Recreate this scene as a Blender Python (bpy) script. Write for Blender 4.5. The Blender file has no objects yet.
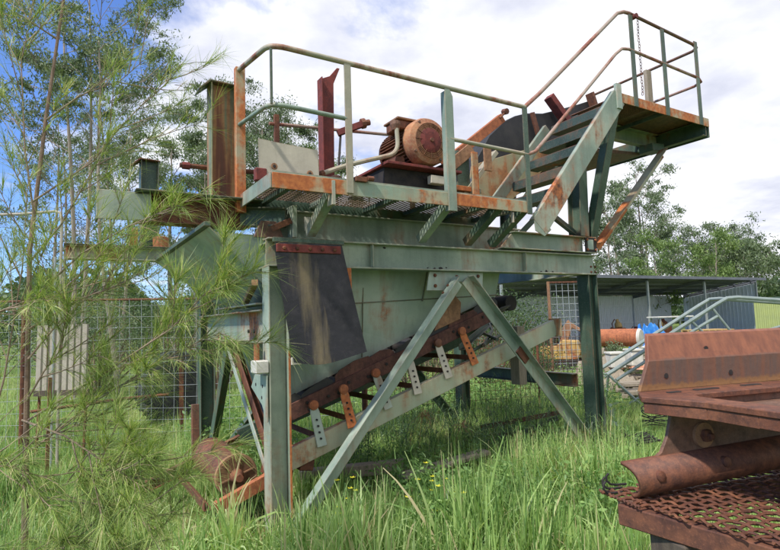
import bpy, math, random
import numpy as np
from mathutils import Vector, Matrix, Euler
R_ = math.radians
scene = bpy.context.scene
COL = scene.collection

# ------------------------------------------------------------------ camera
PITCH, ROLL = R_(4.9), R_(1.8)
cam_data = bpy.data.cameras.new('camera')
cam = bpy.data.objects.new('camera', cam_data); COL.objects.link(cam)
cam_data.sensor_width = 36.0
cam_data.lens = 550.0/780.0*36.0
cam_data.clip_start = 0.05; cam_data.clip_end = 2000
_R0 = Vector((1,0,0)); _U0 = Vector((0,-math.sin(PITCH),math.cos(PITCH))); _F = Vector((0,math.cos(PITCH),math.sin(PITCH)))
_R = math.cos(ROLL)*_R0 - math.sin(ROLL)*_U0
_U = math.cos(ROLL)*_U0 + math.sin(ROLL)*_R0
M = Matrix((( _R.x,_U.x,-_F.x,0),(_R.y,_U.y,-_F.y,0),(_R.z,_U.z,-_F.z,1.6),(0,0,0,1)))
cam.matrix_world = M
scene.camera = cam

# ------------------------------------------------------------------ light
SUN_EL, SUN_AZ = 52.0, 222.0      # azimuth clockwise from +Y: behind the camera, to the left
world = bpy.data.worlds.new('World'); scene.world = world; world.use_nodes = True
wn, wl = world.node_tree.nodes, world.node_tree.links
wn.clear()
def N(t, **k):
    n = wn.new(t)
    for a, b in k.items(): setattr(n, a, b)
    return n
out = N('ShaderNodeOutputWorld'); bg = N('ShaderNodeBackground'); bg.inputs[1].default_value = 0.12
sky = N('ShaderNodeTexSky', sky_type='NISHITA'); sky.sun_disc = False
sky.sun_elevation = R_(SUN_EL); sky.sun_rotation = R_(SUN_AZ); sky.air_density = 1.0; sky.dust_density = 0.4; sky.ozone_density = 2.5
tc = N('ShaderNodeTexCoord')
sep = N('ShaderNodeSeparateXYZ'); wl.new(tc.outputs['Generated'], sep.inputs[0])
def math_(op, a, b=None, clamp=False):
    n = N('ShaderNodeMath', operation=op); n.use_clamp = clamp
    for i, x in enumerate((a, b)):
        if x is None: continue
        if isinstance(x, (int, float)): n.inputs[i].default_value = x
        else: wl.new(x, n.inputs[i])
    return n.outputs[0]
# project the view direction onto a flat cloud layer
zz = math_('MAXIMUM', math_('ADD', sep.outputs[2], 0.18), 0.05)
cx = math_('DIVIDE', sep.outputs[0], zz); cy = math_('DIVIDE', sep.outputs[1], zz)
comb = N('ShaderNodeCombineXYZ'); wl.new(cx, comb.inputs[0]); wl.new(cy, comb.inputs[1])
def noise(scale, detail, rough, off=(0,0,0), dist=0.0):
    mp = N('ShaderNodeMapping'); mp.inputs['Location'].default_value = off; wl.new(comb.outputs[0], mp.inputs[0])
    n = N('ShaderNodeTexNoise'); n.inputs['Scale'].default_value = scale; n.inputs['Detail'].default_value = detail
    n.inputs['Roughness'].default_value = rough; n.inputs['Distortion'].default_value = dist
    wl.new(mp.outputs[0], n.inputs['Vector']); return n.outputs['Fac']
n1 = noise(1.3, 9, 0.58, (3.1, 1.7, 0), 0.25)
n2 = noise(2.6, 8, 0.55, (7.3, 4.1, 0), 0.1)
# broad cloud bank: thinner towards the west (camera left), as in the view
side = math_('MULTIPLY', sep.outputs[0], 0.36)
cov = math_('ADD', math_('ADD', n1, side), 0.075)
rmp = N('ShaderNodeValToRGB'); rmp.color_ramp.elements[0].position = 0.43; rmp.color_ramp.elements[1].position = 0.555
wl.new(cov, rmp.inputs[0])
crmp = N('ShaderNodeValToRGB')
crmp.color_ramp.elements[0].position = 0.33; crmp.color_ramp.elements[0].color = (3.6, 3.75, 4.45, 1)
crmp.color_ramp.elements[1].position = 0.62; crmp.color_ramp.elements[1].color = (5.8, 5.85, 6.15, 1)
wl.new(n2, crmp.inputs[0])
skb = N('ShaderNodeMix', data_type='RGBA', blend_type='MULTIPLY'); skb.inputs['Factor'].default_value = 1.0
wl.new(sky.outputs[0], skb.inputs['A']); skb.inputs['B'].default_value = (0.62, 0.78, 1.15, 1)
mix = N('ShaderNodeMix', data_type='RGBA')
wl.new(rmp.outputs[0], mix.inputs['Factor']); wl.new(skb.outputs['Result'], mix.inputs['A']); wl.new(crmp.outputs[0], mix.inputs['B'])
wl.new(mix.outputs['Result'], bg.inputs[0]); wl.new(bg.outputs[0], out.inputs[0])

sd = bpy.data.lights.new('sun', 'SUN'); sd.energy = 3.0; sd.angle = R_(3.0); sd.color = (1.0, 0.95, 0.87)
sun = bpy.data.objects.new('sun', sd); COL.objects.link(sun)
az, el = R_(SUN_AZ), R_(SUN_EL)
sdir = Vector((math.sin(az)*math.cos(el), math.cos(az)*math.cos(el), math.sin(el)))
sun.rotation_euler = (-sdir).to_track_quat('-Z', 'Y').to_euler(); sun.location = sdir*60
scene.view_settings.view_transform = 'Standard'; scene.view_settings.look = 'None'
scene.view_settings.exposure = 0.78; scene.view_settings.gamma = 1.0
scene.view_settings.use_curve_mapping = False
scene.render.engine = 'CYCLES'

# ------------------------------------------------------------------ materials
def new_mat(name):
    m = bpy.data.materials.new(name); m.use_nodes = True
    nt = m.node_tree; nt.nodes.clear()
    return m, nt
class NB:
    def __init__(s, nt): s.nt = nt
    def n(s, t, **k):
        x = s.nt.nodes.new(t)
        for a, b in k.items(): setattr(x, a, b)
        return x
    def l(s, a, b): s.nt.links.new(a, b)
    def coord(s, rnd=True, scale=(1,1,1), kind='Object'):
        tc = s.n('ShaderNodeTexCoord'); mp = s.n('ShaderNodeMapping'); mp.inputs['Scale'].default_value = scale
        s.l(tc.outputs[kind], mp.inputs[0])
        if rnd:
            oi = s.n('ShaderNodeObjectInfo'); mu = s.n('ShaderNodeMath', operation='MULTIPLY'); mu.inputs[1].default_value = 37.0
            s.l(oi.outputs['Random'], mu.inputs[0])
            ad = s.n('ShaderNodeVectorMath', operation='ADD'); s.l(mp.outputs[0], ad.inputs[0]); s.l(mu.outputs[0], ad.inputs[1])
            return ad.outputs[0]
        return mp.outputs[0]
    def noise(s, vec, scale, detail=6, rough=0.6, dist=0):
        x = s.n('ShaderNodeTexNoise'); x.inputs['Scale'].default_value = scale; x.inputs['Detail'].default_value = detail
        x.inputs['Roughness'].default_value = rough; x.inputs['Distortion'].default_value = dist
        s.l(vec, x.inputs['Vector']); return x.outputs['Fac']
    def ramp(s, fac, *stops):
        x = s.n('ShaderNodeValToRGB'); cr = x.color_ramp
        while len(cr.elements) < len(stops): cr.elements.new(0.5)
        for e, (p, c) in zip(cr.elements, stops):
            e.position = p; e.color = (c, c, c, 1) if isinstance(c, (int, float)) else (*c, 1)
        s.l(fac, x.inputs[0]); return x.outputs[0]
    def mix(s, fac, a, b, mode='MIX'):
        x = s.n('ShaderNodeMix', data_type='RGBA', blend_type=mode)
        for sock, val in (('Factor', fac), ('A', a), ('B', b)):
            if isinstance(val, (int, float)): x.inputs[sock].default_value = val
            elif isinstance(val, tuple): x.inputs[sock].default_value = (*val, 1)
            else: s.l(val, x.inputs[sock])
        return x.outputs['Result']
    def math(s, op, a, b):
        x = s.n('ShaderNodeMath', operation=op)
        for i, v in enumerate((a, b)):
            if isinstance(v, (int, float)): x.inputs[i].default_value = v
            else: s.l(v, x.inputs[i])
        return x.outputs[0]
    def bump(s, h, strength, dist=0.01, prev=None):
        x = s.n('ShaderNodeBump'); x.inputs['Strength'].default_value = strength; x.inputs['Distance'].default_value = dist
        s.l(h, x.inputs['Height'])
        if prev is not None: s.l(prev, x.inputs['Normal'])
        return x.outputs[0]
    def finish(s, col, rough, normal=None, metal=0.0, spec=0.4):
        p = s.n('ShaderNodeBsdfPrincipled'); o = s.n('ShaderNodeOutputMaterial')
        for sock, v in (('Base Color', col), ('Roughness', rough), ('Metallic', metal), ('Specular IOR Level', spec)):
            if isinstance(v, (int, float)): p.inputs[sock].default_value = v
            elif isinstance(v, tuple): p.inputs[sock].default_value = (*v, 1)
            else: s.l(v, p.inputs[sock])
        if normal is not None: s.l(normal, p.inputs['Normal'])
        s.l(p.outputs[0], o.inputs[0]); return p

RUST_O, RUST_D, RUST_R = (0.44,0.15,0.05), (0.10,0.04,0.025), (0.22,0.075,0.04)
def painted(name, paint, faded, amount=0.5, dirt=0.5, rust_a=RUST_O, rust_b=RUST_D, rough=0.5, edge=0.5):
    """old paint with faded patches, run-down stains and rust breaking through"""
    m, nt = new_mat(name); b = NB(nt)
    v = b.coord(); vs = b.coord(scale=(5,5,0.7))
    big = b.noise(v, 1.7, 5, 0.5); fine = b.noise(v, 16, 8, 0.7); streak = b.noise(vs, 1.6, 5, 0.6); grit = b.noise(v, 90, 3, 0.7)
    base = b.mix(b.ramp(big, (0.38, 0.0), (0.62, 1.0)), paint, faded)
    base = b.mix(b.ramp(streak, (0.46, 0.0), (0.76, dirt)), base, tuple(c*0.34 for c in paint))
    base = b.mix(b.ramp(fine, (0.52, 0.0), (0.76, dirt*0.6)), base, tuple(c*0.5 for c in paint))
    base = b.mix(b.ramp(grit, (0.5, 0.0), (0.8, 0.22)), base, (0.42,0.42,0.36))
    s = b.math('ADD', b.math('MULTIPLY', big, 0.62), b.math('ADD', b.math('MULTIPLY', fine, 0.20), b.math('MULTIPLY', streak, 0.33)))
    t = 0.71 - 0.17*amount
    mask = b.ramp(s, (t, 0.0), (t+0.075, 1.0))
    halo = b.ramp(s, (t-0.08, 0.0), (t+0.02, 0.5))
    base = b.mix(halo, base, tuple(0.5*(p+r) for p, r in zip(paint, rust_a)))
    rust = b.mix(b.ramp(b.noise(v, 24, 6, 0.65), (0.35, 0.0), (0.65, 1.0)), rust_a, rust_b)
    # chipped, rusty edges: where a rounded normal departs from the true one, broken up by noise
    bv_ = b.n('ShaderNodeBevel'); bv_.samples = 3; bv_.inputs['Radius'].default_value = 0.014
    ge = b.n('ShaderNodeNewGeometry'); dt = b.n('ShaderNodeVectorMath', operation='DOT_PRODUCT')
    b.l(bv_.outputs[0], dt.inputs[0]); b.l(ge.outputs['Normal'], dt.inputs[1])
    ed = b.math('MULTIPLY', b.math('SUBTRACT', 1.0, dt.outputs['Value']), b.math('ADD', b.math('MULTIPLY', big, 3.0), b.math('MULTIPLY', fine, 3.0)))
    em = b.ramp(ed, (0.30, 0.0), (0.75, edge))
    mk = b.n('ShaderNodeMath', operation='MAXIMUM'); b.l(mask, mk.inputs[0]); b.l(em, mk.inputs[1]); mask = mk.outputs[0]
    col = b.mix(mask, base, rust)
    rg = b.math('ADD', b.math('MULTIPLY', mask, 0.3), rough)
    nrm = b.bump(fine, 0.35, 0.005); nrm = b.bump(big, 0.5, 0.03, nrm)
    b.finish(col, rg, nrm); return m
def rusty(name, a, c, d, scale=8, bumpk=0.5, rough=0.85):
    m, nt = new_mat(name); b = NB(nt)
    v = b.coord(); vs = b.coord(scale=(8,8,1.2))
    n1 = b.noise(v, scale*0.4, 6, 0.6); n2 = b.noise(v, scale*3, 8, 0.7); n3 = b.noise(vs, 2, 4, 0.6); g = b.noise(v, scale*14, 3, 0.7)
    col = b.mix(b.ramp(n1, (0.38, 0.0), (0.62, 1.0)), a, c)
    col = b.mix(b.ramp(n2, (0.42, 0.0), (0.7, 0.85)), col, d)
    col = b.mix(b.ramp(n3, (0.5, 0.0), (0.72, 0.5)), col, tuple(x*0.5 for x in d))
    col = b.mix(b.ramp(g, (0.55, 0.0), (0.75, 0.4)), col, tuple(min(1, x*1.7) for x in a))
    nrm = b.bump(n2, bumpk, 0.004); nrm = b.bump(g, bumpk*0.6, 0.0015, nrm)
    b.finish(col, rough, nrm, spec=0.3); return m
def plain(name, a, c, scale=5, rough=0.7, bumpk=0.2, metal=0.0, streak=False):
    m, nt = new_mat(name); b = NB(nt)
    v = b.coord(); v2 = b.coord(scale=(8,8,0.8)) if streak else v
    n1 = b.noise(v2, scale, 7, 0.62); n2 = b.noise(v, scale*8, 4, 0.65)
    col = b.mix(b.ramp(n1, (0.35, 0.0), (0.68, 1.0)), a, c)
    col = b.mix(b.ramp(n2, (0.5, 0.0), (0.8, 0.35)), col, tuple(x*0.5 for x in a))
    b.finish(col, rough, b.bump(n2, bumpk, 0.004), metal=metal); return m
def leafmat(name, stops, trans=0.35, rough=0.5):
    """leaf colour varies per leaf through the face attribute 'tint'"""
    m, nt = new_mat(name); b = NB(nt)
    at = b.n('ShaderNodeAttribute', attribute_name='tint')
    col = b.ramp(at.outputs['Fac'], *stops)
    p = b.n('ShaderNodeBsdfPrincipled'); p.inputs['Roughness'].default_value = rough; p.inputs['Specular IOR Level'].default_value = 0.35
    b.l(col, p.inputs['Base Color'])
    t = b.n('ShaderNodeBsdfTranslucent'); b.l(b.mix(1.0, col, (1.25,1.3,0.7), 'MULTIPLY'), t.inputs[0])
    mx = b.n('ShaderNodeMixShader'); mx.inputs[0].default_value = trans
    b.l(p.outputs[0], mx.inputs[1]); b.l(t.outputs[0], mx.inputs[2])
    o = b.n('ShaderNodeOutputMaterial'); b.l(mx.outputs[0], o.inputs[0]); return m

GREEN, GREENF = (0.185,0.245,0.19), (0.37,0.42,0.325)
MT = {}
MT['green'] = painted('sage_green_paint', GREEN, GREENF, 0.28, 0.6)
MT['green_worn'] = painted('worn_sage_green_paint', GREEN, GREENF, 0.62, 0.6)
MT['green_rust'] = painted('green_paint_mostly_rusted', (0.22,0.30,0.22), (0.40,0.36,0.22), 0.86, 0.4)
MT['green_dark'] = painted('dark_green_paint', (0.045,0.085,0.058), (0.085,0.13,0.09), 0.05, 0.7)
MT['green_pale'] = painted('pale_faded_green_paint', (0.24,0.32,0.265), (0.36,0.42,0.34), 0.12, 0.4)
MT['cream_green'] = painted('yellowed_pale_green_paint', (0.30,0.35,0.25), (0.42,0.42,0.29), 0.38, 0.3)
MT['rail'] = painted('handrail_paint', (0.30,0.29,0.21), (0.42,0.38,0.27), 0.55, 0.3, (0.32,0.12,0.07), (0.14,0.06,0.045))
MT['rail_rust'] = painted('rusted_handrail', (0.30,0.24,0.19), (0.34,0.22,0.17), 0.95, 0.3, (0.32,0.12,0.07), (0.15,0.06,0.05))
MT['tan_rusted'] = painted('rusted_tan_skirt_paint', (0.30,0.31,0.19), (0.46,0.30,0.15), 0.95, 0.3, (0.42,0.18,0.07), (0.26,0.12,0.06))
MT['orange'] = painted('orange_rusted_paint', (0.30,0.33,0.22), (0.45,0.38,0.22), 1.15, 0.2, (0.50,0.17,0.05), (0.30,0.085,0.03))
MT['rust'] = rusty('brown_rust', (0.21,0.085,0.042), (0.11,0.045,0.03), (0.045,0.024,0.02), 7)
MT['rust_dark'] = rusty('dark_brown_rust', (0.15,0.068,0.05), (0.09,0.04,0.033), (0.04,0.024,0.022), 8, 0.6)
MT['tread'] = painted('dark_tread_paint', (0.028,0.05,0.036), (0.05,0.075,0.055), 0.35, 0.6)  # near-black green for the stair treads
MT['rust_red'] = rusty('dark_red_rust', (0.22,0.05,0.04), (0.15,0.04,0.035), (0.08,0.03,0.03), 6)
MT['rust_bright'] = rusty('bright_orange_rust', (0.45,0.16,0.07), (0.33,0.11,0.05), (0.16,0.06,0.035), 9)
MT['rust_mauve'] = rusty('mauve_brown_rust', (0.22,0.088,0.045), (0.14,0.052,0.030), (0.055,0.030,0.025), 10, 0.5, 0.6)
MT['rust_tan'] = rusty('tan_rust', (0.34,0.19,0.10), (0.25,0.13,0.075), (0.13,0.07,0.045), 10, 0.4)
MT['rust_grey'] = rusty('grey_brown_rust', (0.17,0.11,0.08), (0.22,0.095,0.055), (0.07,0.045,0.035), 9, 0.6, 0.6)
MT['rubber'] = plain('black_rubber', (0.018,0.019,0.022), (0.04,0.038,0.036), 6, 0.6, 0.4)
MT['black'] = plain('grimy_and_recess_black', (0.012,0.012,0.013), (0.04,0.032,0.027), 12, 0.75, 0.5)
MT['cowl'] = rusty('mottled_cowl_rust', (0.42,0.19,0.09), (0.26,0.09,0.055), (0.40,0.26,0.15), 14, 0.7)
MT['rust_mesh'] = rusty('dusty_mesh_rust', (0.30,0.22,0.16), (0.22,0.15,0.11), (0.15,0.09,0.07), 10, 0.3)
MT['cream'] = painted('cream_sheet_paint', (0.40,0.37,0.29), (0.50,0.46,0.36), -0.1, 0.35, (0.32,0.14,0.06), (0.16,0.07,0.04))
MT['white'] = plain('weathered_white', (0.62,0.60,0.53), (0.45,0.43,0.37), 6, 0.6, 0.2)
MT['galv'] = plain('galvanised_steel', (0.30,0.33,0.33), (0.40,0.42,0.41), 9, 0.5, 0.2, 0.35)
MT['timber'] = plain('grey_weathered_timber', (0.22,0.18,0.13), (0.33,0.28,0.21), 7, 0.85, 0.6, streak=True)
MT['timber_dark'] = plain('dark_timber', (0.06,0.045,0.035), (0.11,0.085,0.06), 7, 0.85, 0.7, streak=True)
MT['timber_yellow'] = plain('yellow_pine_timber', (0.5,0.33,0.12), (0.42,0.27,0.12), 7, 0.8, 0.4)
MT['steel_dull'] = plain('dull_grey_sheet', (0.74,0.78,0.84), (0.62,0.66,0.72), 2, 0.55, 0.1, 0.1, True)
MT['roof'] = plain('zinc_roof_sheet', (0.17,0.18,0.21), (0.12,0.13,0.16), 2, 0.6, 0.1, 0.1)
MT['blue'] = plain('blue_plastic_sheet', (0.02,0.14,0.45), (0.06,0.26,0.58), 9, 0.35, 0.5)
MT['orange_cloth'] = plain('faded_orange_plastic', (0.62,0.20,0.10), (0.60,0.36,0.25), 9, 0.6, 0.5)
MT['yellow'] = painted('digger_yellow_paint', (0.50,0.31,0.07), (0.42,0.30,0.13), 0.5, 0.7)
MT['lime'] = plain('lime_container_paint', (0.33,0.37,0.13), (0.28,0.32,0.13), 3, 0.6, 0.1)
MT['truss'] = plain('grey_green_tube', (0.20,0.25,0.23), (0.28,0.32,0.30), 9, 0.5, 0.2, 0.2)
MT['panel'] = plain('taupe_sheet', (0.40,0.37,0.30), (0.30,0.26,0.21), 3, 0.8, 0.4, streak=True)
MT['bark'] = plain('brown_bark', (0.14,0.09,0.06), (0.22,0.16,0.11), 14, 0.9, 0.8, streak=True)
MT['twig'] = plain('pale_twig_bark', (0.28,0.21,0.15), (0.20,0.15,0.10), 20, 0.85, 0.5)
MT['gumbark'] = plain('pale_gum_bark', (0.34,0.29,0.24), (0.18,0.14,0.11), 5, 0.85, 0.5, streak=True)
MT['tyre'] = plain('old_tyre_rubber', (0.022,0.024,0.027), (0.06,0.06,0.06), 12, 0.8, 0.5)

# upright I-posts: green, tan and brown rust running down in long streaks
m, nt = new_mat('streaked_post'); b = NB(nt)
v = b.coord(); vs = b.coord(scale=(10,10,0.45)); n1 = b.noise(vs, 1.0, 5, 0.6); n2 = b.noise(v, 18, 7, 0.7)
col = b.ramp(n1, (0.30,(0.10,0.15,0.10)), (0.42,(0.20,0.22,0.13)), (0.50,(0.36,0.20,0.09)), (0.58,(0.17,0.07,0.045)), (0.70,(0.09,0.06,0.045)))
col = b.mix(b.ramp(n2, (0.45, 0.0), (0.75, 0.6)), col, (0.11,0.055,0.035))
b.finish(col, 0.8, b.bump(n2, 0.4, 0.004)); MT['post_streak'] = m

# rubber flap: black sheet with a worn yellow-tan streak down its middle
m, nt = new_mat('worn_rubber_flap'); b = NB(nt)
v = b.coord(rnd=False); v2 = b.coord(rnd=False, scale=(7,1,0.9))
sx = b.n('ShaderNodeSeparateXYZ'); b.l(v, sx.inputs[0])
mid_ = b.math('ADD', 0.20, b.math('MULTIPLY', b.math('SUBTRACT', 2.2, sx.outputs[2]), 0.17))
dd = b.math('ABSOLUTE', b.math('SUBTRACT', sx.outputs[0], mid_), 0.0)
nn = b.noise(v2, 1.5, 6, 0.6)
w = b.math('ADD', b.math('SUBTRACT', 0.15, dd), b.math('MULTIPLY', b.math('SUBTRACT', nn, 0.5), 0.45))
col = b.mix(b.ramp(w, (0.06, 0.0), (0.28, 0.7)), (0.014,0.014,0.017), (0.36,0.28,0.14))
col = b.mix(b.ramp(b.noise(v, 9, 6, 0.7), (0.5, 0.0), (0.75, 0.35)), col, (0.08,0.07,0.07))
rr = b.ramp(b.noise(v, 6, 5, 0.6), (0.3, 0.35), (0.7, 0.7))
b.finish(col, rr, b.bump(b.noise(v, 14, 5, 0.6), 0.4, 0.01)); MT['flap'] = m

# foreground plate: bright rust above, greyer scoured band below with a rough orange lip
m, nt = new_mat('two_tone_rusty_plate'); b = NB(nt)
v = b.coord(rnd=False); sx = b.n('ShaderNodeSeparateXYZ'); b.l(v, sx.inputs[0])
n1 = b.noise(v, 6, 6, 0.6); n2 = b.noise(v, 40, 6, 0.7); n3 = b.noise(b.coord(rnd=False, scale=(14,14,1.5)), 2.5, 5, 0.6)
h = b.math('ADD', sx.outputs[2], b.math('MULTIPLY', b.math('SUBTRACT', n1, 0.5), 0.03))
top = b.mix(b.ramp(n3, (0.35, 0.0), (0.65, 1.0)), (0.25,0.093,0.048), (0.165,0.062,0.036))
low = b.mix(b.ramp(n3, (0.4, 0.0), (0.65, 1.0)), (0.125,0.08,0.062), (0.19,0.085,0.05))
col = b.mix(b.ramp(h, (0.115, 0.0), (0.125, 1.0)), low, top)
lip = b.ramp(b.math('SUBTRACT', b.math('MULTIPLY', n2, 0.06), h), (0.0, 0.0), (0.012, 0.7))
col = b.mix(lip, col, (0.30,0.15,0.05))
col = b.mix(b.ramp(n2, (0.5, 0.0), (0.75, 0.5)), col, (0.10,0.045,0.03))
b.finish(col, 0.62, b.bump(n2, 0.4, 0.003), spec=0.4); MT['twotone'] = m

# soil and short turf
m, nt = new_mat('grassy_soil'); b = NB(nt)
v = b.coord(rnd=False)
n1 = b.noise(v, 0.35, 6, 0.6); n2 = b.noise(v, 9, 7, 0.7)
col = b.mix(b.ramp(n1, (0.4, 0.0), (0.6, 1.0)), (0.11,0.18,0.04), (0.17,0.22,0.06))
col = b.mix(b.ramp(n2, (0.45, 0.0), (0.7, 0.8)), col, (0.05,0.05,0.022))
b.finish(col, 0.95, b.bump(n2, 0.8, 0.05), spec=0.1); MT['soil'] = m

MT['grass'] = leafmat('grass_blades', [(0.0,(0.08,0.15,0.045)),(0.35,(0.20,0.34,0.10)),(0.7,(0.42,0.56,0.20)),(0.9,(0.56,0.66,0.32)),(1.0,(0.55,0.48,0.28))], 0.42, 0.4)
MT['grass_far'] = MT['grass']
MT['weed'] = leafmat('weed_leaves', [(0.0,(0.06,0.12,0.04)),(0.5,(0.15,0.28,0.08)),(1.0,(0.34,0.48,0.16))], 0.35, 0.5)
MT['gum'] = leafmat('gum_leaves', [(0.0,(0.07,0.10,0.055)),(0.5,(0.14,0.19,0.095)),(0.85,(0.22,0.28,0.15)),(1.0,(0.33,0.32,0.20))], 0.25, 0.5)
MT['gum_bright'] = leafmat('bright_gum_leaves', [(0.0,(0.08,0.13,0.04)),(0.5,(0.16,0.24,0.07)),(1.0,(0.30,0.37,0.14))], 0.3, 0.5)
MT['shrub'] = leafmat('shrub_leaves', [(0.0,(0.035,0.065,0.03)),(0.6,(0.08,0.13,0.05)),(1.0,(0.16,0.21,0.09))], 0.3, 0.5)
MT['needle'] = leafmat('sheoak_needles', [(0.0,(0.09,0.16,0.05)),(0.5,(0.25,0.35,0.09)),(0.85,(0.48,0.54,0.18)),(1.0,(0.66,0.56,0.34))], 0.3, 0.45)
MT['straw'] = leafmat('dead_straw', [(0.0,(0.30,0.17,0.09)),(1.0,(0.50,0.36,0.20))], 0.3, 0.7)
MT['weed_dark'] = leafmat('feathery_weed', [(0.0,(0.04,0.08,0.04)),(0.5,(0.11,0.19,0.09)),(1.0,(0.26,0.36,0.16))], 0.3, 0.5)
MT['petal'] = leafmat('yellow_petals', [(0.0,(0.65,0.6,0.03)),(1.0,(0.8,0.75,0.08))], 0.3, 0.6)
MT['silver'] = leafmat('silver_green_leaves', [(0.0,(0.28,0.36,0.29)),(1.0,(0.42,0.50,0.42))], 0.2, 0.5)

# ------------------------------------------------------------------ mesh helpers
class MB:
    def __init__(s): s.v = []; s.f = []
    def add(s, vs, fs):
        k = len(s.v); s.v += [tuple(x) for x in vs]; s.f += [tuple(i+k for i in f) for f in fs]; return s
    def box(s, x0, y0, z0, x1, y1, z1):
        return s.add([(x0,y0,z0),(x1,y0,z0),(x1,y1,z0),(x0,y1,z0),(x0,y0,z1),(x1,y0,z1),(x1,y1,z1),(x0,y1,z1)],
                     [(0,3,2,1),(4,5,6,7),(0,1,5,4),(1,2,6,5),(2,3,7,6),(3,0,4,7)])
    def beam(s, A, B, prof, up=(0,0,1)):
        A, B = Vector(A), Vector(B); d = (B-A).normalized(); side = d.cross(Vector(up))
        if side.length < 1e-4: side = d.cross(Vector((1,0,0)))
        side.normalize(); u = side.cross(d)
        n = len(prof)
        vs = [A+side*p[0]+u*p[1] for p in prof] + [B+side*p[0]+u*p[1] for p in prof]
        fs = [(i, (i+1)%n, n+(i+1)%n, n+i) for i in range(n)] + [tuple(range(n-1,-1,-1)), tuple(range(n, 2*n))]
        return s.add(vs, fs)
    def tube(s, pts, r, n=8, cap=True):
        pts = [Vector(p) for p in pts]; rs = r if isinstance(r, (list, tuple)) else [r]*len(pts)
        ref = None; rings = []
        for i, p in enumerate(pts):
            d = (pts[min(i+1, len(pts)-1)] - pts[max(i-1, 0)]).normalized()
            if ref is None:
                ref = d.cross(Vector((0,0,1)))
                if ref.length < 0.05: ref = d.cross(Vector((1,0,0)))
            ref = (ref - d*ref.dot(d)).normalized(); w = d.cross(ref)
            rings.append([p + (ref*math.cos(2*math.pi*k/n) + w*math.sin(2*math.pi*k/n))*rs[i] for k in range(n)])
        vs = [q for rg in rings for q in rg]; fs = []
        for i in range(len(pts)-1):
            for k in range(n):
                fs.append((i*n+k, i*n+(k+1)%n, (i+1)*n+(k+1)%n, (i+1)*n+k))
        if cap: fs += [tuple(range(n-1,-1,-1)), tuple(range((len(pts)-1)*n, len(pts)*n))]
        return s.add(vs, fs)
    def cyl(s, A, B, r, n=16, r2=None): return s.tube([A, B], [r, r if r2 is None else r2], n)
    def prism(s, poly, axis, a0, a1):
        """poly in the two other axes, extruded along axis ('x','y','z') from a0 to a1"""
        def P(p, a): return {'x': (a, p[0], p[1]), 'y': (p[0], a, p[1]), 'z': (p[0], p[1], a)}[axis]
        n = len(poly); vs = [P(p, a0) for p in poly] + [P(p, a1) for p in poly]
        return s.add(vs, [(i, (i+1)%n, n+(i+1)%n, n+i) for i in range(n)] + [tuple(range(n-1,-1,-1)), tuple(range(n,2*n))])
    def lathe(s, c, axis, prof, n=24):
        """prof: list of (distance along axis, radius)"""
        c = Vector(c); ax = Vector(axis).normalized(); a = ax.cross(Vector((0,0,1)))
        if a.length < .05: a = ax.cross(Vector((1,0,0)))
        a.normalize(); w = ax.cross(a); vs = []; fs = []
        for h, r in prof:
            for k in range(n): vs.append(c+ax*h+(a*math.cos(2*math.pi*k/n)+w*math.sin(2*math.pi*k/n))*r)
        for i in range(len(prof)-1):
            for k in range(n): fs.append((i*n+k, i*n+(k+1)%n, (i+1)*n+(k+1)%n, (i+1)*n+k))
        fs += [tuple(range(n-1,-1,-1)), tuple(range((len(prof)-1)*n, len(prof)*n))]
        return s.add(vs, fs)
    def build(s, name, mat, parent=None, bevel=0.0, smooth=False, label=None, kind=None):
        me = bpy.data.meshes.new(name); me.from_pydata(s.v, [], s.f); me.validate(); 
        bm = __import__('bmesh').new(); bm.from_mesh(me)
        __import__('bmesh').ops.recalc_face_normals(bm, faces=bm.faces); bm.to_mesh(me); bm.free()
        me.materials.append(MT[mat] if isinstance(mat, str) else mat)
        if smooth:
            me.shade_smooth() if hasattr(me, 'shade_smooth') else None
            try: me.set_sharp_from_angle(angle=R_(40))
            except Exception: pass
        o = bpy.data.objects.new(name, me); COL.objects.link(o)
        if parent is not None: o.parent = parent
        if bevel:
            md = o.modifiers.new('edge', 'BEVEL'); md.width = bevel; md.segments = 1; md.limit_method = 'ANGLE'; md.angle_limit = R_(50)
        if label: o['label'] = label
        if kind: o['kind'] = kind
        return o
def I_(w, h, t=.012, f=.014):
    a, c = w/2, h/2; q = t/2
    return [(-a,-c),(a,-c),(a,-c+f),(q,-c+f),(q,c-f),(a,c-f),(a,c),(-a,c),(-a,c-f),(-q,c-f),(-q,-c+f),(-a,-c+f)]
def C_(w, h, t=.012, open_side=1):
    s = open_side; p = [(0,-h/2),(s*w,-h/2),(s*w,-h/2+t),(s*t,-h/2+t),(s*t,h/2-t),(s*w,h/2-t),(s*w,h/2),(0,h/2)]
    return p if s > 0 else p[::-1]
def L_(w, h, t=.010): return [(0,0),(w,0),(w,t),(t,t),(t,h),(0,h)]
def B_(w, h): return [(-w/2,-h/2),(w/2,-h/2),(w/2,h/2),(-w/2,h/2)]
def empty(name, loc, label, cat, rotz=0, group=None, kind=None):
    o = bpy.data.objects.new(name, None); COL.objects.link(o); o.location = loc; o.rotation_euler = (0,0,rotz); o.empty_display_size = .2
    if label: o['label'] = label
    if cat: o['category'] = cat
    if group: o['group'] = group
    if kind: o['kind'] = kind
    return o
def tag(o, label, cat, group=None):
    o['label'] = label; o['category'] = cat
    if group: o['group'] = group
    return o
def copy_part(o, parent=None, loc=None, rot=None):
    c = o.copy(); COL.objects.link(c)
    if parent is not None: c.parent = parent
    if loc is not None: c.location = loc
    if rot is not None: c.rotation_euler = rot
    return c
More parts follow.
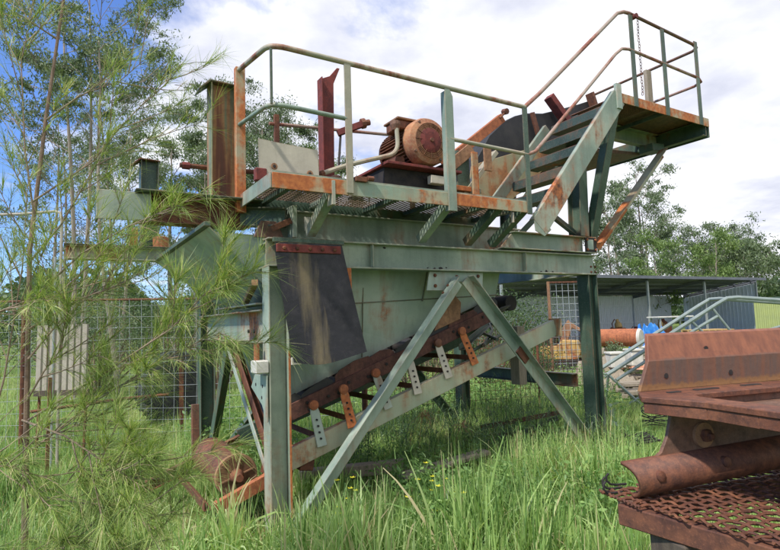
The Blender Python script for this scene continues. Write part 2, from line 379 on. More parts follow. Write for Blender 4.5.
def poly_object(name, verts, face_n, mat, tint=None, parent=None, kind=None, extra=None):
    """verts (F, face_n, 3): loose polygons, one tint value per polygon"""
    F = verts.shape[0]; me = bpy.data.meshes.new(name)
    me.vertices.add(F*face_n); me.vertices.foreach_set('co', verts.reshape(-1).astype(np.float32))
    me.loops.add(F*face_n); me.loops.foreach_set('vertex_index', np.arange(F*face_n, dtype=np.int32))
    me.polygons.add(F); me.polygons.foreach_set('loop_start', np.arange(0, F*face_n, face_n, dtype=np.int32))
    me.polygons.foreach_set('loop_total', np.full(F, face_n, dtype=np.int32))
    me.update(calc_edges=True)
    if tint is not None:
        a = me.attributes.new('tint', 'FLOAT', 'FACE'); a.data.foreach_set('value', np.clip(tint, 0, 1).astype(np.float32))
    me.materials.append(MT[mat])
    o = bpy.data.objects.new(name, me); COL.objects.link(o)
    if parent is not None: o.parent = parent
    if kind: o['kind'] = kind
    return o
# ------------------------------------------------------------------ ground
rng = np.random.default_rng(5)
def ground_z(x, y):
    return 0.05*np.sin(x*0.9+1.3)*np.cos(y*0.7) + 0.03*np.sin(x*2.3+y*1.7)
def build_ground():
    xs = np.concatenate([np.linspace(-600,-40,8), np.linspace(-30,40,141), np.linspace(50,600,8)])
    ys = np.concatenate([np.linspace(-60,-2,6), np.linspace(0,50,101), np.linspace(60,900,10)])
    X, Y = np.meshgrid(xs, ys); near = np.clip(1-(np.hypot(X, Y-10)/60), 0, 1)
    Z = ground_z(X, Y)*near
    nx, ny = len(xs), len(ys)
    vs = np.stack([X, Y, Z], -1).reshape(-1, 3)
    fs = [(j*nx+i, j*nx+i+1, (j+1)*nx+i+1, (j+1)*nx+i) for j in range(ny-1) for i in range(nx-1)]
    me = bpy.data.meshes.new('ground'); me.from_pydata(vs.tolist(), [], fs); me.shade_smooth(); me.materials.append(MT['soil'])
    o = bpy.data.objects.new('ground', me); COL.objects.link(o); o['kind'] = 'structure'
build_ground()

# ------------------------------------------------------------------ shed (open fronted, skillion roof)
SH = empty('machinery_shed', (5.4,27.2,0), 'long open-fronted grey metal shed with low skillion roof behind the right-hand column', 'shed', R_(28.3))
SL, SD, HF, HB = 22.6, 5.4, 3.72, 2.95
t = MB()
for i in range(int(SL/0.38)):            # ribbed roof sheeting laid as trapezoid ribs
    x = i*0.38 - .15
    pr = [(x,0),(x+.26,0),(x+.285,.035),(x+.355,.035),(x+.38,0)]
    n = len(pr)
    vs = [(p[0], -.45, HF+.05+p[1]) for p in pr] + [(p[0], SD+.1, HB+.05+p[1]) for p in pr]
    t.add(vs, [(k, k+1, n+k+1, n+k) for k in range(n-1)])
t.build('roof', 'roof', SH)
MB().box(-.2,-.50,HF-.07,SL+.2,-.45,HF+.10).build('fascia', 'roof', SH)
wall_panel = None
pw = 1.9
for i in range(int(SL/pw)):
    mb = MB(); x0 = i*pw
    for j in range(10):
        x = x0+.01+j*.188
        mb.add([(x,SD,0),(x+.14,SD,0),(x+.165,SD-.03,0),(x+.188,SD,0),(x,SD,HB),(x+.14,SD,HB),(x+.165,SD-.03,HB),(x+.188,SD,HB)],
               [(0,1,5,4),(1,2,6,5),(2,3,7,6)])
    mb.build('wall_panel', 'steel_dull', SH)
mb = MB()
for j in range(20):
    y = .2+j*.26
    mb.add([(SL,y,0),(SL,y+.2,0),(SL-.03,y+.23,0),(SL,y+.26,0),(SL,y,HF-(HF-HB)*y/SD),(SL,y+.2,HF-(HF-HB)*y/SD),(SL-.03,y+.23,HF-(HF-HB)*y/SD),(SL,y+.26,HF-(HF-HB)*y/SD)],
           [(0,1,5,4),(1,2,6,5),(2,3,7,6)])
mb.build('side_wall', 'steel_dull', SH)
for x in (.1, 5.6, 11.1, 16.6, 22.4):
    MB().box(x-.06,-.06,0,x+.06,.06,HF-.16).build('post', 'galv', SH, bevel=.01)
    MB().beam((x,-.06,HF-.1),(x,SD-.05,HB-.1), I_(.1,.2)).build('rafter', 'roof', SH)
    MB().box(x-.06,SD-.16,0,x+.06,SD-.05,HB-.22).build('post', 'steel_dull', SH)
for k in range(5):
    y = .3+k*1.15; z = HF-(HF-HB)*y/SD+.005
    MB().box(0,y-.03,z-.08,SL,y+.03,z+.03).build('purlin', 'roof', SH)
for z in (1.0, 2.2):
    MB().box(0,SD-.05,z,SL,SD-.035,z+.1).build('wall_rail', 'steel_dull', SH)

def shed_pt(x, y, z=0): 
    a = R_(28.3); return Vector((5.4+x*math.cos(a)-y*math.sin(a), 27.2+x*math.sin(a)+y*math.cos(a), z))

# lime container to the right of the shed
LC = empty('lime_container', (23.0,34.9,0), 'lime yellow-green steel container at the right end of the shed', 'container', R_(-33))
mb = MB()
for j in range(24):
    x = j*.22; mb.add([(x,0,0),(x+.09,0,0),(x+.12,.04,0),(x+.19,.04,0),(x+.22,0,0),(x,0,2.3),(x+.09,0,2.3),(x+.12,.04,2.3),(x+.19,.04,2.3),(x+.22,0,2.3)],[(0,1,6,5),(1,2,7,6),(2,3,8,7),(3,4,9,8)])
mb.build('corrugated_wall', 'lime', LC)
MB().box(0,.06,.02,5.28,2.4,2.3).build('shell', 'lime', LC)
MB().box(-.04,-.03,2.3,5.32,2.44,2.42).build('top_rail', 'green_dark', LC)
for x in (-.04, 5.28): MB().box(x,-.035,0,x+.1,.05,2.3).build('corner_post', 'lime', LC)

# ------------------------------------------------------------------ wire fence on the left with mesh
FN = empty('wire_fence', (0,0,0), 'rusty top-railed wire mesh fence across the paddock on the left', 'fence')
fy = 7.5
for x in (-8.2,-5.0,-2.55,-.4): MB().tube([(x,fy,0),(x,fy,2.06)], .03, 8).build('post', 'rust', FN, smooth=True)
MB().tube([(-9.5,fy,2.04),(-6,fy,2.05),(-4.5,fy,2.035),(-2.6,fy,2.0),(-.4,fy,2.02)], .018, 6).build('top_rail', 'rust', FN, smooth=True)
mb = MB()
for i in range(60):
    x = -9.4+i*.15+.01*math.sin(i*3); mb.tube([(x,fy-.02,.05),(x+.01,fy-.015,1.1),(x,fy-.02,2.02)], .0028, 3, False)
for k in range(13):
    z = .08+k*.155
    mb.tube([(-9.5+q*.9, fy-.024, z+.012*math.sin(q*1.7+k)) for q in range(11)], .0028, 3, False)
mb.build('wire_mesh', 'galv', FN, kind='stuff')

RP = empty('ribbed_panel', (-4.24,7.1,.82), 'pale ribbed sheet panel with a dark dirty lower edge leaning on the mesh fence', 'panel')
for i in range(8):
    x = -.33+i*.083
    MB().add([(x,0,0),(x+.058,0,0),(x+.07,-.018,0),(x+.083,0,0),(x,.02,.88),(x+.058,.02,.88),(x+.07,.002,.88),(x+.083,.02,.88)],[(0,1,5,4),(1,2,6,5),(2,3,7,6)]).build('rib', 'panel', RP)
MB().box(-.34,-.02,-.02,.36,.0,.05).build('bottom_rail', 'timber_dark', RP)
MB().tube([(-.3,.0,-.82),(-.3,.05,0)], .02, 6).build('leg', 'rust', RP)
MB().tube([(.3,.0,-.82),(.3,.05,0)], .02, 6).build('leg', 'rust', RP)

# pale pipe frame top left
PF = empty('pipe_frame', (-4.1,6.5,0), 'thin pale pipe frame standing at the left behind the sheoak', 'pipe frame')
MB().tube([(-.3,0,3.03),(.1,0,3.05),(.17,0,3.03),(.19,0,2.95),(.19,0,.0)], .017, 8).build('pipe', 'panel', PF, smooth=True)
MB().tube([(-1.2,0,0),(-1.2,0,2.9),(-1.1,0,3.03),(-.3,0,3.03)], .017, 8).build('pipe', 'panel', PF, smooth=True)
MB().tube([(.12,.0,2.5),(.12,.0,0)], .012, 6).build('brace', 'galv', PF, smooth=True)

# long rusty pipe lying slanted, star pickets
o = MB().tube([(-4.1,6.3,.72),(-3.2,6.55,.80),(-2.7,6.7,.82)], .018, 8).build('rusty_pipe', 'rust', smooth=True); tag(o, 'long rusty pipe propped low across the grass at the left below the ribbed panel', 'pipe')
o = MB().beam((-3.72,6.0,0),(-3.70,6.0,1.12), [(0,0),(.02,.003),(.003,.003),(.003,.02),(0,.02),(-.015,-.014)]).build('star_picket', 'rust_tan'); tag(o, 'short brown star picket in the grass at far left', 'fence picket', 'steel star pickets')
o = MB().beam((-3.05,8.0,0),(-3.05,8.0,1.15), [(0,0),(.035,.004),(.004,.004),(.004,.035),(0,.035),(-.025,-.02)]).build('star_picket', 'rust'); tag(o, 'brown star picket just left of the rear left column', 'fence picket', 'steel star pickets')

# tyre
def tyre(name, c, R, w, axis, label, parent=None):
    e = empty(name, c, label, 'tyre', axis, 'old tyres')
    MB().lathe((0,-w/2,0),(0,1,0),[(0,R*.62),(0,R*.86),(w*.12,R*.97),(w*.3,R),(w*.7,R),(w*.88,R*.97),(w,R*.86),(w,R*.62),(w*.8,R*.56),(w*.2,R*.56)],36).build('carcass','tyre',e,smooth=True)
    g = MB()
    for k in range(40):
        a = 2*math.pi*k/40
        for s in (-1,1):
            p = Vector((math.cos(a)*R, s*w*.2, math.sin(a)*R)); q = Vector((math.cos(a+.07)*R*.985, s*w*.42, math.sin(a+.07)*R*.985))
            g.beam(p, q, B_(.03,.03), up=(math.cos(a),0,math.sin(a)))
    g.build('tread', 'tyre', e, kind='stuff')
    MB().lathe((0,-w*.3,0),(0,1,0),[(0,R*.2),(0.01,R*.5),(w*.5,R*.56),(w*.6,R*.2)],24).build('rim','rust',e,smooth=True)
    return e
tyre('tyre', (-3.75,9.5,.60), .62, .30, R_(55), 'large black tyre half hidden by sheoak needles left of the machine')

# ------------------------------------------------------------------ yard things before the shed
def at(px, Y): return (px-390)/550.0*Y
TK = empty('fuel_tank', (6.55,15.5,0), 'rusty orange cylinder tank with a pale round end lying on its side before the shed', 'tank', R_(-42))
MB().lathe((-1.15,0,.96),(1,0,0),[(.35,.02),(.37,.22),(.45,.25),(1.5,.25)],24).build('barrel','rust_bright',TK,smooth=True)
MB().lathe((.345,0,.96),(1,0,0),[(0,.255),(.03,.255),(.07,.22),(.09,.05)],24).build('end_cap','white',TK,smooth=True)
for x in (-.6, .15): MB().prism([(-.3,0),(.3,0),(.2,.66),(0,.72),(-.2,.66)],'x',x-.04,x+.04).build('cradle','timber',TK)

def crumple(name, c, sx, sy, sz, mat, label, cat, seed, group=None, n=18):
    r = np.random.default_rng(seed); vs = []; fs = []
    ph = r.uniform(0, 6, 8)
    for i in range(n):
        for j in range(n):
            u, w = i/(n-1)*2-1, j/(n-1)*2-1
            d = max(abs(u), abs(w)); h = (1-d**2.2)*sz
            h *= 0.75+.35*math.sin(4*u+ph[0])*math.cos(5*w+ph[1]) + .22*math.sin(11*u+ph[2]+3*w)
            vs.append((c[0]+u*sx+.06*math.sin(7*w+ph[3]), c[1]+w*sy+.06*math.sin(8*u+ph[4]), c[2]+max(0,h)+r.uniform(0,.04)*sz))
    for i in range(n-1):
        for j in range(n-1): fs.append((i*n+j,(i+1)*n+j,(i+1)*n+j+1,i*n+j+1))
    mb = MB(); mb.add(vs, fs); o = mb.build(name, mat); tag(o, label, cat, group); return o
crumple('tarpaulin', (10.1,22,.0), .55,.5,1.25,'blue','crumpled bright blue tarpaulin heap, the left one beside the tank','tarpaulin',1,'blue tarpaulins')
crumple('tarpaulin', (10.85,22.6,.0), .55,.5,1.1,'blue','lower blue tarpaulin heap next to the white-topped table','tarpaulin',2,'blue tarpaulins')
crumple('plastic_sheet', (5.6,13.9,.3), .5,.5,.36,'orange_cloth','faded orange plastic heap in front of the rusty tank','plastic sheet',3)
crumple('plastic_sheet', (6.25,14.4,.2), .35,.3,.35,'orange_cloth','smaller pinkish orange plastic scrap right of the larger heap','plastic sheet',4)
crumple('rubble_pile', (6.6,12.2,0), 1.2,.7,.42,'timber','low heap of grey broken boards and rubble behind the steel truss','rubble',5)
crumple('rubble_pile', (4.6,12.6,0), .8,.6,.6,'timber','low grey rubble heap just left of the right-hand column','rubble',6)
# table
TB = empty('work_table', (12.1,24,0), 'pale topped work table under the shed roof', 'table', R_(10))
MB().box(-.85,-.4,1.42,.85,.4,1.48).build('top','white',TB,bevel=.01)
for x in (-.7,.7):
    for y in (-.3,.3): MB().box(x-.03,y-.03,0,x+.03,y+.03,1.42).build('leg','galv',TB)
MB().box(-.7,-.3,.7,.7,.3,.73).build('shelf','timber',TB)
# pallets
def pallet(c, label, mat, rz=0, w=1.2):
    P = empty('pallet', c, label, 'pallet', rz, 'timber pallets')
    for k in range(6): MB().box(-w/2+k*w/5.4,-.5,.10,-w/2+k*w/5.4+w*.13,.5,.125).build('board',mat,P)
    for y in (-.45,0,.4): MB().box(-w/2,y,0,w/2+.02,y+.07,.1).build('runner',mat,P)
    return P
pallet((11.35,20,.86), 'yellow pine pallet raised before the shed right of the table', 'timber_yellow', R_(6), 1.3)
o = MB().box(10.8,19.6,0,11.9,20.4,.86).build('crate','timber_dark',bevel=.02); tag(o,'dark crate carrying the yellow pine pallet','crate')
pallet((5.2,13.2,.05), 'grey pallet of weathered boards in the yard behind the right-hand column', 'timber', R_(12), 1.4)
pallet((6.7,13.0,.42), 'grey pallet lying on the rubble behind the steel truss', 'timber', R_(-8), 1.5)
# stacks of boards/steel lengths in front of the shed
def lengths(c, n, L, label, mat, rz, seed):
    P = empty('board_stack', c, label, 'board stack', rz, 'stacked lengths in the yard'); r = random.Random(seed)
    for k in range(n):
        row, i = divmod(k, 4); x = r.uniform(-.15,.15)
        MB().box(-L/2+x, i*.14+r.uniform(0,.02), row*.075, L/2+x, i*.14+.11, row*.075+.05+r.uniform(0,.015)).build('board', mat, P)
lengths((5.6,11.2,.02), 12, 1.8, 'low stack of long grey boards behind the truss foot', 'timber', R_(4), 1)
lengths((5.2,10.4,.02), 8, 1.5, 'nearest low stack of dull boards beside the truss foot', 'timber', R_(-6), 2)
lengths((7.6,15.2,.35), 12, 2.2, 'stack of grey boards near the blue tarpaulins', 'timber', R_(8), 3)
for k, (x, y, w, h, mat, lab) in enumerate([(5.05,12.6,.34,.3,'white','small white block near the foot of the steel truss'),(5.6,12.9,.3,.34,'white','white drum-like block beside the small white block'),
        (8.6,18.0,.8,.5,'white','pale grey box in the yard between tank and tarpaulins'),(13.6,24.5,.7,.7,'steel_dull','grey box on the shed floor right of the table')]):
    e = empty('storage_box', (x,y,.0 if k>1 else .42), lab, 'box', R_(10*k), 'boxes in the yard')
    MB().box(-w/2,-w/2,0,w/2,w/2,h).build('body',mat,e,bevel=.02); MB().box(-w/2-.02,-w/2-.02,h,w/2+.02,w/2+.02,h+.05).build('lid',mat,e,bevel=.01)
# red/brown junk along the shed back wall
r = random.Random(8)
for k in range(9):
    p = shed_pt(6.5+k*1.15+r.uniform(-.3,.3), 2.5+r.uniform(-1,1)); h = r.uniform(.7,1.35)
    lab = ['tilted rusty machine part','short rusty engine block','dark rusty gearbox','rusty bracket stack','rust-brown pump','rusty hopper piece','red-brown wheel hub','rusty drive unit','rusty frame remnant'][k]
    e = empty('scrap_machine', p, lab+' standing in the shade', 'scrap', r.uniform(0,3))
    e['label'] = lab + ' standing in the shade under the shed roof'
    MB().box(-.35,-.25,0,.35,.25,h*.6).build('block', r.choice(['rust','rust_red','rust_bright']), e, bevel=.04)
    MB().lathe((0,0,h*.6),(0,.3,1),[(0,.22),(h*.2,.2),(h*.3,.1),(h*.4,.09)],12).build('housing', r.choice(['rust','timber_yellow','rust_red']), e)
    MB().tube([(-.3,0,h*.3),(-.45,0,h*.8),(-.2,.1,h)], .03,6).build('pipe','rust',e)

# yellow digger behind the machine
DG = empty('small_digger', (5.25,17.2,0), 'small yellow digger with rust, half hidden behind the machine frame', 'digger', R_(-25)); DG.scale = (.82,.82,.86)
MB().prism([(-.75,.35),(.6,.35),(.75,.6),(.6,1.0),(.1,1.05),(-.1,.85),(-.75,.8)],'y',-.45,.45).build('body','yellow',DG,bevel=.03)
for s in (-.62,.42):
    MB().prism([(-.8,.12),(-.65,.0),(.6,.0),(.78,.15),(.7,.36),(-.7,.36)],'y',s,s+.2).build('track','black',DG,bevel=.03)
MB().prism([(.2,.9),(.45,1.5),(.3,1.75),(.1,1.5),(-.05,.95)],'y',-.08,.08).build('boom','rust_tan',DG,bevel=.02)
MB().prism([(.3,1.7),(1.0,1.25),(1.05,1.15),(.3,1.5)],'y',-.06,.06).build('arm','rust_tan',DG,bevel=.02)
MB().prism([(.9,1.25),(1.2,1.05),(1.15,.75),(.95,.8),(1.0,.95)],'y',-.25,.25).build('bucket','rust',DG,bevel=.01)
MB().box(-.6,-.35,.8,-.2,.35,1.2).build('seat_box','black',DG,bevel=.04)

# mesh panel with yellow pole (behind, between the columns)
MP = empty('mesh_gate', (3.73,13.0,0), 'wire mesh gate with an orange-yellow upright pole behind the right-hand bay', 'gate', R_(8))
MB().box(-.025,-.025,.2,.025,.025,2.44).build('upright','rust_tan',MP)
MB().box(.0,-.02,2.40,1.0,.02,2.44).build('top_bar','rust',MP)
mb = MB()
for i in range(7): mb.tube([(.05+i*.15,0,.3),(.05+i*.15,0,2.42)], .006, 4, False)
for k in range(14): mb.tube([(0,0.01,.35+k*.155),(1.0,0.01,.35+k*.155)], .006, 4, False)
mb.build('wire_mesh','galv',MP,kind='stuff')

# low wire fence seen under the machine
LF = empty('yard_fence', (0,0,0), 'low rusty wire mesh fence in the weeds behind the machine', 'fence')
for x, y in ((-.4,8.1),(1.1,8.5),(2.3,8.8),(3.3,9.1)): MB().tube([(x,y,0),(x,y,1.35)], .022, 6).build('post','rust',LF)
mb = MB()
for i in range(46):
    f = i/45; mb.tube([(-.4+3.7*f, 8.1+1.0*f, 0),(-.4+3.7*f+.01, 8.1+1.0*f, 1.3)], .004, 3, False)
for k in range(10): mb.tube([(-.4,8.1,.1+k*.13),(1.1,8.5,.11+k*.13),(3.3,9.1,.1+k*.13)], .004, 3, False)
mb.build('wire_mesh','rust',LF,kind='stuff')

# timber beam and plank on the ground near the machine
o = MB().beam((-.95,5.55,.12),(.1,5.85,.12),B_(.12,.12)).build('timber_beam','timber',bevel=.01); tag(o,'grey timber beam lying in the grass below the inclined feeder','timber beam')
o = MB().beam((.05,5.35,.14),(.95,5.9,.22),B_(.16,.04)).build('plank','timber',bevel=.006); tag(o,'weathered plank lying in the weeds in front of the middle of the machine','plank')
for i, (p, q, lab) in enumerate([((1.1,7.2,.2),(2.3,7.5,.32),'rusty bar lying highest in the pile behind the weeds'),((1.15,7.0,.12),(2.1,7.3,.12),'rusty bar lying lowest in the pile behind the weeds'),((1.5,6.9,.15),(2.2,7.6,.22),'dark bar lying crosswise in the pile behind the weeds')]):
    o = MB().beam(p,q,L_(.05,.05,.01)).build('steel_bar','rust' if i<2 else 'black'); tag(o,lab,'steel bar','bars in the weeds')

# galvanised tubular truss
TR = empty('tubular_truss', (4.0,10.0,0), 'grey tubular steel truss frame leaning up to the right behind the rusty plates', 'truss')
def T(x, z, y=0): return (x-4.0, y, z)
for y in (0, .55):
    MB().tube([T(3.84,.54,y),T(5.9,1.735,y),T(6.1,1.84,y),T(6.3,1.85,y),T(7.6,1.72,y)], .036, 8).build('chord','truss',TR,smooth=True)
    MB().tube([T(4.0,.44,y),T(5.6,1.36,y),T(5.9,1.52,y)], .028, 8).build('chord','truss',TR,smooth=True)
for a, c in (((5.41,1.46,0),(5.83,1.02,0)),((5.82,1.67,0),(6.22,1.1,0)),((3.86,.54,0),(4.4,.0,0)),((4.18,.0,0),(4.9,.42,0)),((3.84,.54,0),(3.84,.54,.55)),((6.1,1.84,0),(6.1,1.84,.55)),((6.22,1.1,0),(7.2,1.35,0)),((5.83,1.02,0),(6.22,1.1,0)),((6.22,1.1,0),(6.22,1.1,.55)),((3.86,.54,0),(3.9,0,.3))):
    MB().tube([T(a[0],a[1],a[2]),T(c[0],c[1],c[2])], .024, 8).build('strut','truss',TR,smooth=True)
# ------------------------------------------------------------------ the screening plant, built in its own frame
# x runs along the machine (away to the right), y across it (away from the camera), z up
ANG = R_(31.27)
OX = Vector((-0.9137, 4.3344, 0))
PL = empty('screening_plant', OX, 'abandoned green and rust screening plant on steel legs with walkway, motor and hopper', 'screening plant', ANG)
WB = 2.4      # distance of the rear frame
bv = .003
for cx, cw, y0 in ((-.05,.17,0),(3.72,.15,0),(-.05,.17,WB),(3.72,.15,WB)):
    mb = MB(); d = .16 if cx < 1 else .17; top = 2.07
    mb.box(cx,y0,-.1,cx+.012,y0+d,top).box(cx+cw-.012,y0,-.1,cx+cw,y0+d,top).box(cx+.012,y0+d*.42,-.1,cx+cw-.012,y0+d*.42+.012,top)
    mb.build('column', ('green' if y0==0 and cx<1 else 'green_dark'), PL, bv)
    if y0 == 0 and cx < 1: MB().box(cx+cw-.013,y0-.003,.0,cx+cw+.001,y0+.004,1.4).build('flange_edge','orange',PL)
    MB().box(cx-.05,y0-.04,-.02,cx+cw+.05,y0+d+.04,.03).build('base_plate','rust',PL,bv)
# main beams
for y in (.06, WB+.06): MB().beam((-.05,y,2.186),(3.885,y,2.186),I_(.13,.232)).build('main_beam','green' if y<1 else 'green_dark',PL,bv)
for x in (.035, 3.79): MB().beam((x,.13,2.18),(x,WB-.01,2.18),I_(.11,.21)).build('end_beam','green',PL,bv)
for x in (1.2, 2.5): MB().beam((x,.13,2.18),(x,WB-.01,2.18),I_(.09,.16)).build('cross_beam','green_dark',PL,bv)
# end plates with bolts on the right column
for z0, z1 in ((2.325,2.50),):
    p = MB().box(3.67,-.028,z0,3.86,-.012,z1).build('splice_plate','black',PL,bv)
    MB().box(3.70,-.034,z0+.03,3.80,-.028,z1-.03).build('cover','green_pale',p,bv)
    for bx in (3.695,3.835):
        for bz in (z0+.03,z1-.03): MB().lathe((bx,-.045,bz),(0,1,0),[(0,.009),(.004,.014),(.016,.014)],6).build('bolt','rust_bright',p)
# front gusset and A-brace
MB().prism([(1.54,2.068),(2.20,2.068),(2.185,1.885),(2.08,1.885),(1.99,1.97),(1.78,1.97),(1.70,1.885),(1.50,1.885)],'y',.055,.066).build('gusset_plate','green_pale',PL,bv)
MB().beam((.10,.03,.06),(1.80,.03,2.02),L_(.13,.10,.012),up=(0,-1,0)).build('brace','green_pale',PL,bv)
MB().beam((1.98,.03,2.03),(3.63,.03,.20),L_(.11,.10,.012),up=(0,-1,0)).build('brace','green',PL,bv)
bp = MB().beam((2.60,.012,1.30),(2.72,.012,1.17),B_(.13,.02),up=(0,-1,0)).build('clamp_band','rust_mauve',PL,bv)
MB().prism([(3.5,.16),(3.70,.05),(3.70,.42)],'y',.05,.062).build('gusset_plate','green',PL,bv)
r = random.Random(12)
def bolt(x, y, z, par=None, rad=.013, mat='rust', ax=(0,-1,0)): MB().lathe((x,y,z),ax,[(0,rad*1.5),(.003,rad*1.5),(.0032,rad),(.014,rad)],6).build('bolt',mat,par or PL)
for x, z in ((1.60,2.03),(1.60,1.93),(1.86,2.02),(2.13,2.03),(2.12,1.93),(3.56,.21),(3.64,.18),(3.64,.33)): bolt(x,.052,z)
for x, z in ((1.66,1.86),(1.72,1.93),(2.06,1.95),(2.12,1.88)): bolt(x,.016,z,None,.011)
for x in (.0,.08,3.76,3.83):
    for z in (2.10,2.16): bolt(x,-.006,z-.0,None,.010) if x>3 else None
for k, (x, z, w) in enumerate(((1.52,2.10,.02),(1.60,2.095,.03),(1.67,2.10,.045),(1.74,2.105,.02),(3.02,2.09,.035),(3.10,2.10,.05),(3.20,2.095,.03),(1.05,2.27,.03))):
    q = [(x+w*.6*math.cos(a)*r.uniform(.5,1.1), z+w*.35*math.sin(a)*r.uniform(.5,1.2)) for a in [i*math.pi/3.5 for i in range(7)]]
    MB().prism(q,'y',.0505,.0535).build('flaked_spot','black',PL)
for x in (.9,2.75): MB().box(x,.0,2.085,x+.01,.053,2.287).build('web_stiffener','green',PL,bv)
# rear A-brace
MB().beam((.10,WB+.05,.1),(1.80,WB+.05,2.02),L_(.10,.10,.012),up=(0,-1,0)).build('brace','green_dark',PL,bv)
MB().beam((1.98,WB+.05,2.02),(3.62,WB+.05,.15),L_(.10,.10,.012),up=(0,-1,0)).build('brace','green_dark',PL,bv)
# left end frame: cross beam, K braces, gusset
MB().beam((.03,.17,1.60),(.03,WB-.01,1.60),C_(.10,.27,.012,-1)).build('end_beam','green_worn',PL,bv)
MB().box(-.10,.17,1.775,.06,1.5,1.79).build('shelf_plate','green_worn',PL,bv)
MB().beam((.02,1.42,1.45),(.02,.18,.42),L_(.10,.09,.012),up=(1,0,0)).build('brace','rust_mauve',PL,bv)
MB().beam((-.02,1.40,1.45),(-.02,.16,.42),B_(.06,.012),up=(1,0,0)).build('brace_face','green_pale',PL,bv)
MB().beam((.02,1.60,1.45),(.02,2.38,.25),L_(.12,.11,.012),up=(1,0,0)).build('brace','green_dark',PL,bv)
g = MB().prism([(.0,1.22),(.0,.86),(.12,.98),(.40,1.10),(.30,1.21)],'x',-.075,-.062).build('gusset_plate','green_pale',PL,bv)
for y, z in ((.10,1.13),(.12,1.04),(.27,1.13)): MB().cyl((-.0765,y,z),(-.0735,y,z),.014,10).build('bolt_hole','black',g)
for y in (.45,.30): MB().cyl((-.083,y,1.56),(-.07,y,1.56),.016,8).build('bolt','black',PL)
MB().box(-.16,-.005,1.235,-.055,.13,1.335).build('junction_box','white',PL,.008)
MB().cyl((-.12,.10,1.335),(-.12,.10,1.47),.022,10).build('bolt','rust_bright',PL,smooth=True)
MB().box(.125,-.02,1.285,.21,.02,1.345).build('mount_tab','white',PL,.004)
# low right transverse beam
MB().beam((3.69,.21,.87),(3.69,2.38,.87),C_(.09,.15,.012,-1)).build('end_beam','green_dark',PL,bv)
MB().box(3.30,.75,.8,3.42,.9,1.5).build('stub_post','timber',PL,bv)

# ---------------- hopper
hy0, hy1 = .32, 2.1
def plate(mb, pts, th=.01, nrm=None):
    P = [Vector(p) for p in pts]; n = (P[1]-P[0]).cross(P[2]-P[0]).normalized()*th; k = len(P)
    mb.add([tuple(p) for p in P]+[tuple(p+n) for p in P], [tuple(range(k-1,-1,-1)), tuple(range(k,2*k))]+[(i,(i+1)%k,k+(i+1)%k,k+i) for i in range(k)]); return mb
H = MB(); plate(H, [(-.50,hy0-.02,2.37),(2.72,hy0-.02,2.33),(2.66,hy0+.08,1.84),(1.4,hy0+.12,1.40),(.22,hy0+.12,.96),(.20,hy0+.04,1.76)])
hop = H.build('hopper','green_pale',PL)
plate(MB(), [(-.50,.0,2.36),(-.50,2.5,2.36),(.22,2.1,1.75),(.22,.36,1.75)]).build('end_wall','green_pale',hop)
plate(MB(), [(.22,.36,1.75),(.22,2.1,1.75),(.34,2.0,1.0),(.34,.44,1.0)]).build('end_wall','green_pale',hop)
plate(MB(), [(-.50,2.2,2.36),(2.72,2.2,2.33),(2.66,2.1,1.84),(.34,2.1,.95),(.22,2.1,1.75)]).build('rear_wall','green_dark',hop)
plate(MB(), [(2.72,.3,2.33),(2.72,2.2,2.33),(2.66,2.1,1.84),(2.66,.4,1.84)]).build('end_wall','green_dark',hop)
MB().beam((-.52,-.02,2.375),(-.52,2.52,2.375),B_(.05,.035)).build('rim','green_dark',hop,bv)
MB().beam((1.72,.325,2.20),(1.66,.375,1.80),B_(.012,.03),up=(0,1,0)).build('seam','green_dark',hop)
MB().beam((.98,.315,2.30),(.98,.405,1.28),B_(.008,.010),up=(0,1,0)).build('weld_seam','green_dark',hop)
MB().beam((.20,.355,1.755),(2.66,.385,1.86),B_(.008,.012)).build('weld_seam','green_dark',hop)
MB().beam((.60,.29,2.3),(.60,.33,2.05),B_(.04,.04),up=(0,1,0)).build('strap','rust_bright',PL,bv)
MB().box(.635,-.02,1.75,.675,.02,2.07).build('strap','orange',PL,bv)
MB().beam((-.12,.12,1.95),(.02,.9,1.8),B_(.05,.05)).build('stiffener','rust_tan',hop,bv)

# ---------------- rubber flap
vs, fs = [], []; nx, nz = 16, 22
for j in range(nz+1):
    t_ = j/nz
    for i in range(nx+1):
        s_ = i/nx
        u0 = -.01 + .14*t_**1.3; u1 = .575 + .165*t_
        x = u0+(u1-u0)*s_ - OX.x*0
        z = 2.27 - t_*(.93+.02*math.sin(s_*5)) - .03*(1-s_)*t_**4 - .02*math.sin(s_*math.pi)*t_**3
        y = -.03 - .03*t_ - .10*t_**2*math.sin(s_*math.pi*.9)*.8 - .02*math.sin(s_*9)*t_ - .12*max(0, s_-.8)*t_
        vs.append((x,y,z))
for j in range(nz):
    for i in range(nx): a = j*(nx+1)+i; fs.append((a,a+1,a+nx+2,a+nx+1))
flap = MB().add(vs,fs).build('rubber_flap','flap',PL,smooth=True)
sm = flap.modifiers.new('thick','SOLIDIFY'); sm.thickness = .012; sm.offset = 1; es = flap.modifiers.new('split','EDGE_SPLIT'); es.split_angle = R_(40)
cb = MB().box(0.0,-.062,2.18,.56,-.034,2.245).build('clamp_bar','rust_red',flap,bv)
for k in range(5): MB().lathe((.06+k*.11,-.075,2.212),(0,1,0),[(0,.01),(.006,.016),(.014,.016)],6).build('bolt','rust',cb if False else flap)
MB().box(-.02,-.045,2.26,.60,-.012,2.30).build('clamp_bar','green_dark',flap,bv)

